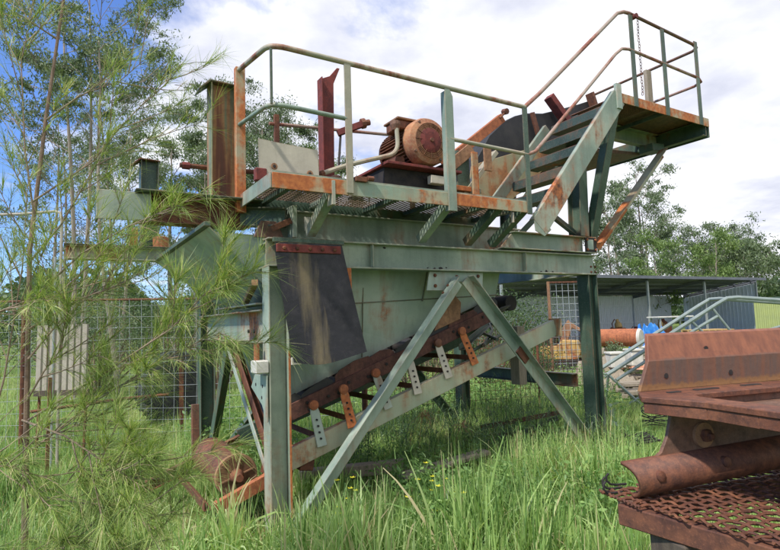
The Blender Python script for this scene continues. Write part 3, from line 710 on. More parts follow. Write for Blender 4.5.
# ---------------- inclined feeder frame, idlers, belt and tail pulley
sl = (1.46-.545)/(3.27-.30)
def fz(u, z0=.53): return z0+(u-.27)*sl
for y, m_ in ((.20,'cream_green'),(1.45,'green_dark')):
    MB().beam((.12,y,fz(.12)),(3.36,y,fz(3.36)),C_(.07,.175,.012,-1)).build('feeder_beam',m_,PL,bv)
    if y < 1: MB().box(3.355,.12,fz(3.36)-.1,3.37,.30,fz(3.36)+.1).build('end_plate','orange',PL,bv)
MB().beam((.10,.30,.82),(2.62,.30,1.685),C_(.05,.135,.012,-1)).build('skirt_beam','rust_dark',PL,bv)
MB().beam((.30,1.40,.89),(2.62,1.40,1.685),C_(.05,.135,.012,1)).build('skirt_beam','rust',PL,bv)
for k in range(13):
    u = .18+k*.20; z = .82+(u-.10)*.3433
    MB().lathe((u,.296,z+(.02 if k%2 else -.012)),(0,-1,0),[(0,.014),(.008,.014),(.009,.004)],8).build('bolt_hole','black',PL)
# skirt rubbers: ragged black and rusty strips above the beam
r = random.Random(4)
for k in range(8):
    u0 = .02+k*.32; u1 = u0+r.uniform(.28,.40); z0 = .86+(u0)*.343; z1 = .86+u1*.343; e0 = r.uniform(.05,.11); e1 = r.uniform(.03,.09)
    P_ = [(u0,z0-.02),(u1,z1-.02),(u1,z1+e1*.4),(u1-.05,z1+e1),(.5*(u0+u1),.5*(z0+z1)+e0*1.1),(u0+.04,z0+e0),(u0,z0+e0*.5)]
    MB().prism(P_,'y',.315+.01*(k%2),.327+.01*(k%2)).build('skirt_rubber', 'rust_dark' if k in (2,3,6) else 'rubber', PL)
MB().prism([(1.75,1.50),(2.08,1.61),(2.10,1.78),(1.98,1.90),(1.88,1.82)],'y',.30,.312).build('wear_plate','rust_tan',PL,bv)
# idler brackets and rollers
tops = [(.416,.897),(.704,1.006),(1.034,1.122),(1.41,1.235),(1.746,1.361),(2.052,1.468)]
bots = [(.458,.60),(.747,.72),(1.118,.84),(1.445,.94),(1.814,1.06),(2.149,1.17)]
mats = ['green_pale','orange','green_pale','cream','cream','orange']
for (a, b_), (c, d), m_ in zip(tops, bots, mats):
    A = Vector((a,.25,b_+.02)); Bq = Vector((c,.17,d-.02)); dr = (Bq-A).normalized(); sd_ = dr.cross(Vector((0,1,0))).normalized()
    pts = [A+sd_*.030-dr*.0, A+sd_*.042+dr*.06, Bq+sd_*.045, Bq-sd_*.045, A-sd_*.042+dr*.06, A-sd_*.030]
    br = plate(MB(), pts, .01).build('idler_bracket', m_, PL, .002)
    MB().lathe(A+Vector((0,.012,0)),(0,-1,0),[(0,.042),(.03,.042),(.036,.03)],16).build('bearing_cap','rust_bright' if m_!='cream' else 'rust_mauve',br,smooth=True)
    for k in range(4):
        q = A+(Bq-A)*(.36+.15*k)+dr.cross(sd_)*0; MB().cyl((q.x,q.y-.012,q.z),(q.x,q.y+.004,q.z),.009,8).build('bolt_hole','black',br)
    for y0, y1, dz in ((.30,.66,.0),(.68,1.04,-.05),(1.06,1.40,.0)):
        MB().lathe((a,y0,b_-.03+(0.05 if y0<.5 else 0)),(0,y1-y0,-.10 if y0<.5 else (.10 if y0>1 else 0)),[(0,.02),(.01,.055),(y1-y0-.01,.055),(y1-y0,.02)],14).build('idler_roller','black',PL,smooth=True)
    MB().beam((c,.22,d+.02),(c,1.44,d+.02),L_(.05,.05,.008)).build('idler_crossbar','rust',PL)
# belt strands
nb = 20; vs = []; fs = []
for i in range(nb+1):
    u = .22+i*(2.6/nb); z = .66+(u)*.335+.01*math.sin(i*2.1)
    for y, dz in ((.34,.10),(.5,.02),(.7,-.015),(1.0,-.015),(1.2,.02),(1.38,.10)): vs.append((u,y,z+dz+.06))
for i in range(nb):
    for j in range(5): a=i*6+j; fs.append((a,a+1,a+7,a+6))
bl = MB().add(vs,fs).build('conveyor_belt','rubber',PL,smooth=True); q = bl.modifiers.new('thick','SOLIDIFY'); q.thickness = .015
# debris on the tail end
for k, (x, y, z, w, h, m_) in enumerate([(.20,.24,.48,.16,.09,'rust_grey'),(.14,.30,.36,.20,.12,'rust_mauve'),(.33,.22,.40,.12,.1,'rust')]):
    MB().prism([(x-w/2,z),(x+w/2,z-.02),(x+w/2+.02,z+h*.7),(x-w/2+.03,z+h)],'y',y,y+.25).build('tail_plate',m_,PL,.006)
tp = MB().lathe((-.20,.42,.40),(0,1,0),[(0,.155),(.008,.165),(.85,.165),(.858,.155)],36).build('tail_pulley','rust_mauve',PL,smooth=True)
MB().lathe((-.20,.405,.40),(0,1,0),[(-.006,.168),(0,.172),(.022,.172),(.022,.150),(-.006,.150)],36).build('rim_ring','rust_tan',tp,smooth=True)
MB().lathe((-.20,.409,.40),(0,1,0),[(0,.145),(.004,.145)],28).build('recess_shade_disc','black',tp,smooth=True)  # flat black disc imitates the shade inside the hollow pulley end
MB().lathe((-.20,.404,.40),(0,-1,0),[(0,.06),(.03,.055),(.06,.035),(.10,.03)],16).build('hub','rust',tp,smooth=True)
for k in range(6):
    a = k*math.pi/3+.3; MB().beam((-.20+.05*math.cos(a),.40,.40+.05*math.sin(a)),(-.20+.15*math.cos(a),.40,.40+.15*math.sin(a)),B_(.012,.02),up=(0,1,0)).build('spoke','rust_tan',tp)
MB().beam((-.40,.22,.22),(.02,.22,.375),C_(.06,.10,.012,-1)).build('tail_arm','rust_bright',PL,bv)
MB().beam((-.75,1.35,.20),(.10,1.35,.50),C_(.06,.10,.012,1)).build('tail_arm','rust',PL,bv)
MB().beam((-.48,.30,.20),(-.48,1.4,.20),L_(.07,.07,.01)).build('tail_crossbar','rust',PL,bv)
MB().beam((-.28,1.55,.22),(-.28,1.58,.85),B_(.07,.05)).build('tail_bracket','rust_grey',PL,bv)
for k in range(3): MB().tube([(2.35+k*.2,.5,1.25+k*.06),(3.3,.9+k*.3,1.45),(3.6,1.6,1.55)], .02,6).build('cross_rod','green_dark',PL)
MB().beam((2.2,.5,1.28),(3.5,1.5,1.52),L_(.06,.06,.008)).build('cross_rod','green_dark',PL,bv)
# dark bits right of the hopper (old head drum seen through the bay)
MB().lathe((3.10,.62,1.78),(0,1,0),[(0,.03),(0,.09),(.9,.09),(.9,.03)],18).build('head_drum','black',PL,smooth=True)
MB().box(2.5,1.2,1.86,3.6,2.2,1.9).build('chute_plate','black',PL)

# ---------------- second tier beams
MB().beam((.0,.30,2.455),(2.95,.30,2.455),I_(.10,.27)).build('upper_beam','green',PL,bv)
MB().prism([(2.40,2.318),(3.86,2.318),(3.86,2.328),(2.42,2.328)],'y',-.03,.13).build('upper_beam_flange','green',PL,bv)
ub = MB().prism([(2.42,2.328),(3.69,2.328),(3.69,2.492),(2.60,2.492)],'y',.03,.045).build('upper_beam','green_worn',PL,bv)
MB().box(2.58,-.03,2.492,3.86,.13,2.504).build('upper_beam_flange','green_worn',PL,bv)
MB().beam((2.58,1.3,2.41),(3.86,1.3,2.41),I_(.10,.18)).build('upper_beam','green_dark',PL,bv)
# left outrigger beams and posts
lb = MB().beam((-.98,.40,2.535),(-.10,.40,2.535),I_(.16,.22)).build('outrigger_beam','rust',PL,bv)
MB().box(-1.235,.32,2.425,-.86,.333,2.645).build('outrigger_plate','green',PL,bv)
MB().box(-1.235,.333,2.425,-1.22,.50,2.645).build('outrigger_plate','green_dark',PL,bv)
MB().beam((-.98,.333,2.652),(-.0,.333,2.652),B_(.20,.012)).build('outrigger_flange','green_dark',PL,bv)
MB().beam((-.12,.36,2.52),(.16,.16,2.50),I_(.10,.16)).build('outrigger_joint','green_dark',PL,bv)
MB().prism([(-.10,2.33),(.16,2.33),(.10,2.47),(-.04,2.47)],'y',.20,.22).build('outrigger_joint','rust_grey',PL,bv)
MB().box(.20,.10,2.33,.24,.24,2.60).build('stub_column','green',PL,bv)
MB().box(.33,.16,2.40,.44,.175,2.52).build('packing_plate','white',PL,bv)
MB().beam((.02,.10,2.39),(.19,.12,2.47),B_(.03,.05)).build('packing_plate','rust_mauve',PL,bv)
MB().beam((-1.40,WB,2.43),(-.30,WB,2.43),I_(.14,.15)).build('outrigger_beam','green',PL,bv)
MB().box(-1.42,WB-.09,2.505,-.3,WB+.09,2.515).build('outrigger_flange','green_dark',PL,bv)
def hpost(cx, cy, w, d, z0, z1, mat, capmat):
    p = MB(); p.box(cx-w/2,cy-d/2,z0,cx-w/2+.012,cy+d/2,z1).box(cx+w/2-.012,cy-d/2,z0,cx+w/2,cy+d/2,z1).box(cx-w/2+.012,cy-.02,z0,cx+w/2-.012,cy-.008,z1)
    o = p.build('upright_post',mat,PL,bv)
    MB().prism([(cx-w/2-.10,z1-.075),(cx-w/2-.01,z1+.015),(cx+w/2+.01,z1+.005),(cx+w/2+.01,z1-.005),(cx-w/2,z1),(cx-w/2-.10,z1-.09)],'y',cy-d/2-.01,cy+d/2+.01).build('cap_plate',capmat,o,bv)
hpost(-.275,.50,.22,.16,2.66,3.68,'post_streak','green_dark')
hpost(-.60,WB+.05,.19,.16,2.50,3.50,'green_dark','rust')
MB().box(-.80,WB-.03,2.5,-.72,WB+.05,2.72).build('stub_post','orange',PL,bv)
MB().lathe((-.48,WB,2.51),(0,0,1),[(0,.085),(.12,.085),(.13,.05)],14).build('stub_cap','rust_bright',PL)
rp = MB(); rp.prism([(.667,2.9),(.785,2.9),(.80,3.93),(.87,4.10),(.84,4.10),(.76,4.00),(.667,3.955)],'y',.50,.515).box(.655,.46,2.9,.667,.57,3.96)
rp.build('upright_post','rust_red',PL,bv)
MB().beam((.83,.50,3.44),(1.10,.42,3.56),B_(.05,.06)).build('bolt_arm','rust_red',PL,bv)
MB().lathe((1.06,.44,3.55),(1,-.2,.3),[(0,.05),(.04,.05),(.045,.03),(.09,.03)],10).build('bolt_head','rust_mauve',PL)
MB().tube([(.86,.50,3.42),(.79,.42,3.05)], .012,6).build('stay_rod','black',PL)
MB().tube([(-.60,.62,2.98),(.35,.62,3.0)], .022,8).build('tie_pipe','rust',PL,smooth=True)
MB().tube([(-.58,.62,2.98),(-.52,.62,2.98)], .032,8).build('tie_pipe','rust_red',PL,smooth=True)

# ---------------- walkway
VW, VB = -.45, .36
wk = MB().box(-.165,VW,2.69,2.39,VW+.008,2.715).build('walkway','green',PL)
MB().box(-.166,VW-.006,2.585,.44,VW+.004,2.70).build('kick_plate','orange',wk,bv)
MB().box(.44,VW-.004,2.585,1.43,VW+.006,2.70).build('kick_plate','green_rust',wk,bv)
MB().box(1.43,VW-.008,2.595,2.40,VW+.002,2.70).build('kick_plate','orange',wk,bv)
MB().box(-.180,VW,2.585,-.168,VB,2.70).build('end_plate','green_worn',wk,bv)
MB().box(-.165,VB,2.45,2.39,VB+.01,2.70).build('back_gap_plate','green_dark',wk,bv)  # added dark plate hides the sky gap, standing in for the shaded underside
for x in (.02,.46,1.0,1.45,1.95,2.34):
    MB().beam((x,VW+.01,2.64),(x,VB,2.64),L_(.045,.045,.008)).build('joist','green_dark' if x!=.46 else 'green',wk,bv)
for x in (.30,1.42,1.98,2.3):
    MB().beam((x,VW+.03,2.60),(x,.05,2.33),L_(.08,.08,.01)).build('knee_brace','green' if x<1.9 else 'green_dark',wk,bv)
MB().box(.30,VW-.01,2.50,.33,VW+.08,2.69).build('hanger','green_pale',wk,bv)
MB().box(2.16,VW+.0,2.49,2.175,VW+.03,2.59).build('hanger','cream',wk,bv)
def expanded(mb, x0, y0, x1, y1, z, px=.045, py=.03, w=.005):
    k = 0; s = py/px; 
    for sgn in (1,-1):
        L = (y1-y0)/s; x = x0-L
        while x < x1:
            a = [(x, y0), (x+L, y1)] if sgn > 0 else [(x, y1), (x+L, y0)]
            (ax, ay), (bx, by) = a
            def cl(X):
                t = (X-ax)/(bx-ax); return ay+t*(by-ay)
            A, Bp = (ax, ay), (bx, by)
            if ax < x0: A = (x0, cl(x0))
            if bx > x1: Bp = (x1, cl(x1))
            if Bp[0]-A[0] > .01: mb.beam((A[0],A[1],z+(.001 if sgn>0 else -.001)),(Bp[0],Bp[1],z+(.001 if sgn>0 else -.001)),B_(w,.004))
            x += px
    return mb
expanded(MB(), -.16, VW+.01, 2.38, VB-.01, 2.690, .070, .045, .012).build('grating','rust_mesh',wk,kind='stuff')

# ---------------- handrails on the walkway
RZ, MZ = 3.64, 3.20
hr = empty('handrail',(0,0,0),None,None); hr.parent = PL
def arc(p0, c, p1, n=6):
    p0, c, p1 = Vector(p0), Vector(c), Vector(p1); return [p0*(1-t)**2+c*2*t*(1-t)+p1*t*t for t in [i/n for i in range(n+1)]]
def bend(pts, r=.12):
    P = [Vector(p) for p in pts]; o = [P[0]]
    for i in range(1, len(P)-1):
        a = P[i]+(P[i-1]-P[i]).normalized()*r; c = P[i]+(P[i+1]-P[i]).normalized()*r; o += arc(a, P[i], c)
    return o+[P[-1]]
MB().tube(bend([(-.18,VB-.02,3.78),(-.17,VW-.0,3.655),(2.39,VW,RZ)],.14),.021,10).build('top_rail','rail',hr,smooth=True)
MB().tube(bend([(-.18,VB-.02,3.30),(-.17,VW-.0,3.21),(.44,VW,3.195)],.14),.018,10).build('mid_rail','green',hr,smooth=True)
MB().tube([(1.45,VW,3.185),(2.39,VW,3.17)],.018,10).build('mid_rail','rail',hr,smooth=True)
MB().tube([(.30,.95,3.60),(2.0,.95,3.72)],.018,8).build('back_rail','rail_rust',hr,smooth=True)
for x in (.35,1.95): MB().box(x,.93,2.7,x+.05,.97,3.70).build('rail_post','rust',hr,bv)
def angle_post(x, w, z0, z1, mat, nm='rail_post', y=VW, par=None):
    if w < .08: return MB().box(x-w/2,y-.016,z0,x+w/2,y-.004,z1).build(nm,mat,par or hr,bv)
    mb = MB(); mb.prism([(x-w/2,z0),(x+w/2,z0),(x+w/2,z1-.06),(x+w/2-.03,z1),(x-w/2,z1)],'y',y-.016,y-.008); mb.box(x-w/2,y-.008,z0,x-w/2+.008,y+.05,z1-.02)
    return mb.build(nm,mat,par or hr,bv)
MB().box(-.21,VB-.06,2.55,-.13,VB+.0,3.80).build('rail_post','orange',hr,bv)
angle_post(.455,.06,2.60,3.64,'rail'); angle_post(1.45,.088,2.54,3.63,'green_worn'); angle_post(2.37,.065,2.58,3.63,'green_dark')
MB().box(-.175,VW-.012,3.20,-.155,VW+.0,3.62).build('rail_strut','green_dark',hr,bv)
MB().box(.50,VW-.03,2.70,.60,VW+.03,2.74).build('rail_foot','rust',hr,bv)
MB().lathe((.60,VW-.03,2.73),(1,0,0),[(0,.02),(.05,.022),(.055,.01)],8).build('bolt_head','rust_mauve',hr)

# ---------------- motor
MC = Vector((1.485,.0,3.275))
mo = MB().lathe((MC.x,MC.y-.02,MC.z),(0,1,0),[(0,.19),(.48,.19),(.52,.16),(.54,.05)],32).build('motor','rust_grey',PL,smooth=True)
fb = MB()
for k in range(44):
    a = 2*math.pi*k/44; c_, s_ = math.cos(a), math.sin(a)
    fb.beam((MC.x+.205*c_,MC.y+.02,MC.z+.205*s_),(MC.x+.205*c_,MC.y+.44,MC.z+.205*s_),B_(.008,.045),up=(c_,0,s_))
fb.build('cooling_fins','rust',mo,kind='stuff')
MB().lathe((MC.x,MC.y,MC.z),(0,-1,0),[(-.02,.222),(-.01,.230),(.07,.228),(.10,.215),(.118,.175),(.122,.165),(.122,.01)],40).build('fan_cowl','cowl',mo,smooth=True)
MB().lathe((MC.x,MC.y-.1225,MC.z),(0,-1,0),[(0,.120),(.006,.118),(.016,.085),(.018,.07)],26).build('cowl_centre','rust_red',mo,smooth=True)
gr = MB()
for rr_ in (.135,.15,.165): gr.tube([(MC.x+rr_*math.cos(a),MC.y-.124,MC.z+rr_*math.sin(a)) for a in [i*2*math.pi/28 for i in range(29)]],.003,4,False)
for k in range(12):
    a = k*math.pi/6; gr.tube([(MC.x+.06*math.cos(a),MC.y-.136,MC.z+.06*math.sin(a)),(MC.x+.17*math.cos(a),MC.y-.125,MC.z+.17*math.sin(a))],.003,4,False)
gr.build('cowl_grille','rust',mo)
for k in range(4):
    a = k*math.pi/2+.6; MB().lathe((MC.x+.20*math.cos(a),MC.y-.10,MC.z+.20*math.sin(a)),(0,-1,0),[(0,.014),(.018,.012)],6).build('cowl_bolt','rust_grey',mo)
MB().lathe((MC.x,MC.y-.14,MC.z),(0,-1,0),[(0,.022),(.012,.018)],12).build('cowl_bolt','rust_mauve',mo)
MB().lathe((MC.x,MC.y+.44,MC.z),(0,1,0),[(0,.215),(.03,.218),(.05,.19),(.08,.10)],28).build('end_bell','rust',mo,smooth=True)
tb = MB().box(1.22,.02,3.40,1.46,.24,3.485).build('terminal_box','rust_mauve',mo,.01)
MB().box(1.205,.0,3.485,1.475,.26,3.505).build('box_lid','rust_tan',mo,.004)
MB().beam((1.47,.12,3.47),(1.62,.14,3.47),B_(.08,.05)).build('lifting_lug','rust_mauve',mo,.01)
MB().lathe((1.19,.02,3.42),(0,0,1),[(-.05,.035),(0,.05),(.03,.05),(.035,.04)],12).build('cable_gland','rust_grey',mo)
MB().box(1.02,-.10,3.01,1.86,.52,3.035).build('motor_base','rust_red',PL,bv)
MB().box(1.05,.02,2.83,1.80,.42,3.01).build('motor_recess_shade','black',PL,.006)  # black block stands in for the shaded gap below the motor base
MB().box(1.50,-.09,2.88,1.66,-.02,2.96).build('slide_block','cream',PL,.006)
for z in (2.76,2.80): MB().box(.62,-.06+z-2.76,z,1.78,.02+z-2.76,z+.025).build('slide_rail','green_dark',PL,bv)
for x in (1.16,1.70): MB().prism([(x,3.035),(x+.12,3.035),(x+.10,3.12),(x+.02,3.12)],'y',.0,.40).build('motor_foot','rust',PL,bv)
MB().tube(bend([(1.19,.0,3.38),(1.19,-.02,3.14),(.85,-.02,3.03),(.62,-.05,2.945),(.40,-.05,2.85)],.12),.021,8).build('conduit','rail',PL,smooth=True)
MB().lathe((.40,-.05,2.85),(1,0,.5),[(-.03,.012),(-.01,.03),(.02,.03),(.03,.02)],8).build('cable_gland','rust',PL)

# ---------------- belt take-up arm, posts
MB().beam((1.92,.28,3.19),(2.80,.28,3.86),C_(.07,.10,.012,-1)).build('take_up_arm','rust_bright',PL,bv)
MB().beam((1.95,.20,3.17),(2.25,.20,3.40),B_(.03,.12)).build('take_up_plate','rust_tan',PL,bv)
MB().lathe((2.83,.28,3.93),(0,1,.2),[(-.03,.035),(.03,.035)],8).build('bolt_head','rust_mauve',PL)
MB().tube([(2.74,.28,3.84),(2.84,.28,3.93)],.013,6).build('threaded_rod','rust_mauve',PL)
MB().beam((2.14,.22,2.70),(2.14,.22,3.36),C_(.06,.17,.01,1),up=(1,0,0)).build('arm_post','green_dark',PL,bv)
MB().box(2.19,.13,2.70,2.27,.155,3.34).build('arm_post_face','orange',PL,bv)
MB().box(2.26,.02,3.12,2.36,.04,3.36).build('tie_plate','rust_tan',PL,bv)
MB().beam((1.9,.2,2.95),(2.2,.2,2.95),B_(.06,.05)).build('spreader','orange',PL,bv)

# ---------------- upper conveyor (rising to the head end)
US = math.tan(R_(22.5))
def uz(u, z0): return z0+(u-3.3)*US
for y, m_ in ((.78,'green_dark'),(1.35,'green_dark')):
    MB().beam((2.85,y,uz(2.85,3.50)),(5.0,y,uz(5.0,3.50)),C_(.08,.14,.01,-1)).build('upper_chord','green_worn' if y<1 else m_,PL,bv)
    MB().beam((2.45,y+.02,uz(2.45,3.15)),(4.9,y+.02,uz(4.9,3.15)),C_(.08,.13,.01,-1)).build('lower_chord',m_,PL,bv)
    for k in range(5):
        u = 2.7+k*.5; MB().box(u,y+.03,uz(u,3.15)+.04,u+.06,y+.05,uz(u,3.50)).build('web_post','green_worn' if k%2 else 'rust',PL,bv)
MB().beam((2.05,.26,2.80),(2.62,.26,3.42),B_(.10,.05)).build('web_brace','rail',PL,bv)
MB().beam((2.35,.72,2.75),(3.2,.72,3.08),C_(.08,.12,.01,-1)).build('lower_chord','green_dark',PL,bv)
MB().beam((1.85,.45,2.98),(2.55,.45,3.02),B_(.05,.05)).build('ledge_bar','green_worn',PL,bv)
MB().prism([(2.60,2.98),(3.3,3.05),(3.95,3.55),(4.0,3.82),(3.85,3.82),(2.82,3.46),(2.68,3.40)],'y',.73,.742).build('side_plate','tan_rusted',PL,bv)
# black rubber-covered hood of the belt
prof = [(2.72,3.34),(2.80,3.53),(3.0,3.82),(3.25,4.04),(3.45,4.15),(3.65,4.22),(3.95,4.27),(4.27,4.38),(4.65,4.52),(5.05,4.68),(5.05,4.3),(4.2,3.95),(3.85,3.78),(2.9,3.42)]
MB().prism(prof,'y',.75,1.35).build('belt_hood','rubber',PL,.006)
MB().beam((3.98,.66,4.47),(4.33,.64,4.12),B_(.09,.12),up=(0,1,0)).build('hood_clamp','rust_red',PL,bv)
MB().beam((3.70,.70,4.22),(3.83,.70,3.82),B_(.07,.03),up=(0,1,0)).build('hood_bracket','rust_mauve',PL,bv)
MB().beam((4.85,.70,4.70),(4.95,.70,4.45),B_(.12,.05)).build('hood_bracket','rust_mauve',PL,bv)
MB().lathe((5.15,.80,4.25),(0,1,0),[(0,.05),(0,.24),(.50,.24),(.50,.05)],28).build('head_pulley','black',PL,smooth=True)
MB().beam((5.20,.27,3.86),(5.20,1.2,3.86),C_(.08,.16,.01,1)).build('head_crossbar','green_dark',PL,bv)
MB().prism([(4.2,3.66),(5.3,3.76),(5.3,3.80),(4.2,3.72)],'y',.30,1.35).build('head_tray','rust_grey',PL,bv)
# head support columns and braces
for y in (.05,1.2):
    MB().beam((3.66,y,2.505),(3.70,y,3.62),I_(.14,.18),up=(0,1,0)).build('head_column','green_dark',PL,bv)
MB().beam((3.88,.03,2.44),(4.46,.03,2.975),L_(.12,.12,.012),up=(0,-1,0)).build('head_brace','orange',PL,bv)
MB().beam((4.46,.03,2.975),(5.31,.03,3.755),L_(.12,.12,.012),up=(0,-1,0)).build('head_brace','cream_green',PL,bv)
MB().beam((3.84,-.02,2.50),(3.86,VW+.02,3.98),C_(.10,.11,.012,1),up=(1,0,0)).build('head_strut','green_dark',PL,bv)
MB().beam((3.05,.3,2.98),(3.62,.1,2.52),L_(.08,.08,.01)).build('web_brace','green_dark',PL,bv)
MB().beam((4.62,1.15,3.3),(3.72,1.2,2.55),L_(.08,.08,.01)).build('head_brace','green_dark',PL,bv)

# ---------------- stair with channel stringers
st = MB().beam((2.50,VW-.005,2.47),(3.86,VW-.005,4.02),C_(.06,.215,.012,-1)).build('stair','green_worn',PL,bv)
MB().prism([(2.42,2.60),(2.44,2.43),(2.56,2.38),(2.66,2.45),(2.5,2.63)],'y',VW-.003,VW+.006).build('stringer_foot','green_worn',st,bv)
MB().beam((2.50,.46,2.60),(3.72,.46,3.93),C_(.05,.13,.012,-1)).build('stringer','green_worn',st,bv)
for u, z in ((2.90,2.88),(3.14,3.15),(3.39,3.42),(3.61,3.67),(3.84,3.93)):
    tr = MB().beam((u-.10,VW+.05,z-.03),(u-.10,.44,z-.03),C_(.17,.10,.008,1)).build('tread','tread',st,.002)
    MB().box(u-.095,VW+.06,z+.022,u+.07,.43,z+.026).build('tread_top','rust_grey',tr)
# stair rails
MB().tube([(2.39,VW,3.645),(2.6,VW,3.82),(3.93,VW,5.02),(4.05,VW,5.07),(4.16,VW,5.08)],.021,10).build('top_rail','rail_rust',hr,smooth=True)
MB().tube([(2.39,VW,3.17),(2.50,VW,3.215),(2.62,VW,3.33),(3.85,VW,4.52),(3.97,VW,4.61),(4.10,VW,4.635),(5.50,VW,4.585),(5.61,VW+.03,4.57),(5.65,VW+.14,4.56),(5.65,1.15,4.56)],.018,10).build('mid_rail','rail_rust',hr,smooth=True)
MB().tube([(4.16,VW,5.08),(5.42,VW,5.02),(5.55,VW+.02,5.01),(5.60,VW+.10,5.01),(5.62,1.35,5.02)],.019,10).build('top_rail','rust_grey',hr,smooth=True)
for x, m_ in ((4.15,'green_dark'),(4.76,'green_dark'),(5.47,'green_dark')):
    angle_post(x,.075,3.96,5.06,m_)
MB().lathe((4.22,VW-.02,5.05),(0,1,0),[(-.03,.03),(.03,.03)],10).build('rail_bracket','rust_red',hr)
# ---------------- head platform
hp = MB().box(3.88,VW+.006,4.052,5.64,.25,4.06).build('head_platform','rust_grey',PL)
MB().box(3.86,VW-.006,3.965,5.655,VW+.004,4.075).build('kick_plate','orange',hp,bv)
MB().box(5.645,VW,3.83,5.657,1.2,4.06).build('end_plate','green_dark',hp,bv)
MB().beam((5.60,VW+.006,3.94),(5.60,1.2,3.94),C_(.08,.20,.012,-1)).build('end_beam','green_dark',hp,bv)
MB().beam((3.90,.24,3.94),(5.58,.24,3.94),C_(.08,.20,.012,1)).build('side_beam','green',hp,bv)
MB().beam((5.16,.12,3.78),(5.42,.12,3.80),B_(.20,.10)).build('brace_shoe','green_dark',hp,bv)
MB().beam((4.72,VW+.01,4.02),(4.72,.22,4.02),L_(.05,-.05,.01)).build('joist','green_dark',hp,bv)
MB().box(3.80,VW-.02,3.88,3.885,VW+.02,4.17).build('corner_plate','green_pale',hp,bv)
expanded(MB(),3.90,VW+.02,4.55,.22,4.045).build('grating','rust_grey',hp,kind='stuff')
MB().box(5.30,.12,4.06,5.41,.17,4.90).build('timber_upright','timber',PL,bv)

# chain hanging from the top rail of the head platform
cp = (4.33,VW+.02)
a31 = ANG
def mw(u, v, z): return Vector((OX.x+u*math.cos(a31)-v*math.sin(a31), OX.y+u*math.sin(a31)+v*math.cos(a31), z))
CH = empty('chain', mw(cp[0],cp[1],4.10), 'thin rusty chain hanging from the top rail of the high platform', 'chain', ANG)
lk = MB().tube([(.012*math.cos(a),0,.022*math.sin(a)) for a in [i*math.pi/5 for i in range(11)]],.0035,5,False).build('link','rust',CH,smooth=True)
lk.location = (0,0,.96)
for k in range(1,26): copy_part(lk, CH, (0.004*math.sin(k*.9),0,.96-k*.036), (0,0,math.pi/2*(k%2)))

# cream sheet standing on the walkway
CS = empty('cream_sheet', mw(.10,-.10,2.72), 'cream painted metal sheet with rust-rimmed holes standing on the left end of the walkway', 'metal sheet', ANG)
vs=[];fs=[]
for i in range(9):
    s=(0,.1,.2,.3,.32,.5,.7,.9,1)[i]; x=-.25+.50*s; y=-.02*abs(s-.3); zt=.34-.03*s
    vs += [(x+.0,y,.02),(x+.0,y+.015,zt)]
for i in range(8): fs.append((2*i,2*i+2,2*i+3,2*i+1))
o = MB().add(vs,fs).build('sheet','cream',CS); q=o.modifiers.new('thick','SOLIDIFY'); q.thickness=.004
for x,z in ((-.13,.125),(.17,.10)):
    MB().lathe((x,-.0+(-.004)-.012,z),(0,-1,0),[(0,.028),(.003,.026)],12).build('rust_ring','rust_tan',CS)
    MB().lathe((x,-.0+(-.004)-.0155,z),(0,-1,0),[(0,.013),(.002,.012)],10).build('hole','black',CS)
MB().box(-.28,-.02,.0,-.19,.04,.10).build('rusted_corner','rust_red',CS,.006)
# loose rusty fitting next to sheet
o = MB().lathe(mw(.50,-.12,2.76),(0,0,1),[(-.04,.05),(0,.06),(.03,.04),(.06,.045),(.07,.02)],8).build('rusty_fitting','rust_grey'); tag(o,'small rusty fitting on the walkway right of the cream sheet','pipe fitting')
# ------------------------------------------------------------------ rusty frame, woven screen and stand at the right
FA = R_(18)
P0 = Vector((0.9548, 2.1664, 0))
def fore(name, z, label, cat): return empty(name, (P0.x,P0.y,z), label, cat, FA)
RF = fore('crusher_frame', 1.3, 'thick rusty cast plate with flanged shelf and angled guard lying at the right foreground', 'machine part')
# in this frame x runs back-right, -y toward the camera side
bp = MB()
prof = [(.0,.0),(0.0,.012),(-.006,.115),(.03,.213),(.05,.222),(.045,.205),(.012,.112),(.016,.0)]
# guard plate: lower band upright, upper band folded back
def sect(x, dx): return [(x+dx*z/.22, y, z) for y, z in prof]
A_ = sect(0,.085); B2 = sect(1.1,.085); n = len(A_)
bp.add(A_+B2, [(i,(i+1)%n,n+(i+1)%n,n+i) for i in range(n)]+[tuple(range(n)),tuple(range(2*n-1,n-1,-1))])
gp = bp.build('guard_plate','twotone',RF,.002)
for x, z, y in ((.13,.055,-.004),(.465,.05,-.004),(.355,.15,.006)):
    MB().lathe((x,y+.002,z),(0,-1,0.0),[(0,.0105),(.0015,.0105)],12).build('bolt_hole','black',gp)
    MB().lathe((x,y+.003,z-.001),(0,-1,0),[(0,.014),(.0012,.014)],12).build('hole_rim','rust',gp)
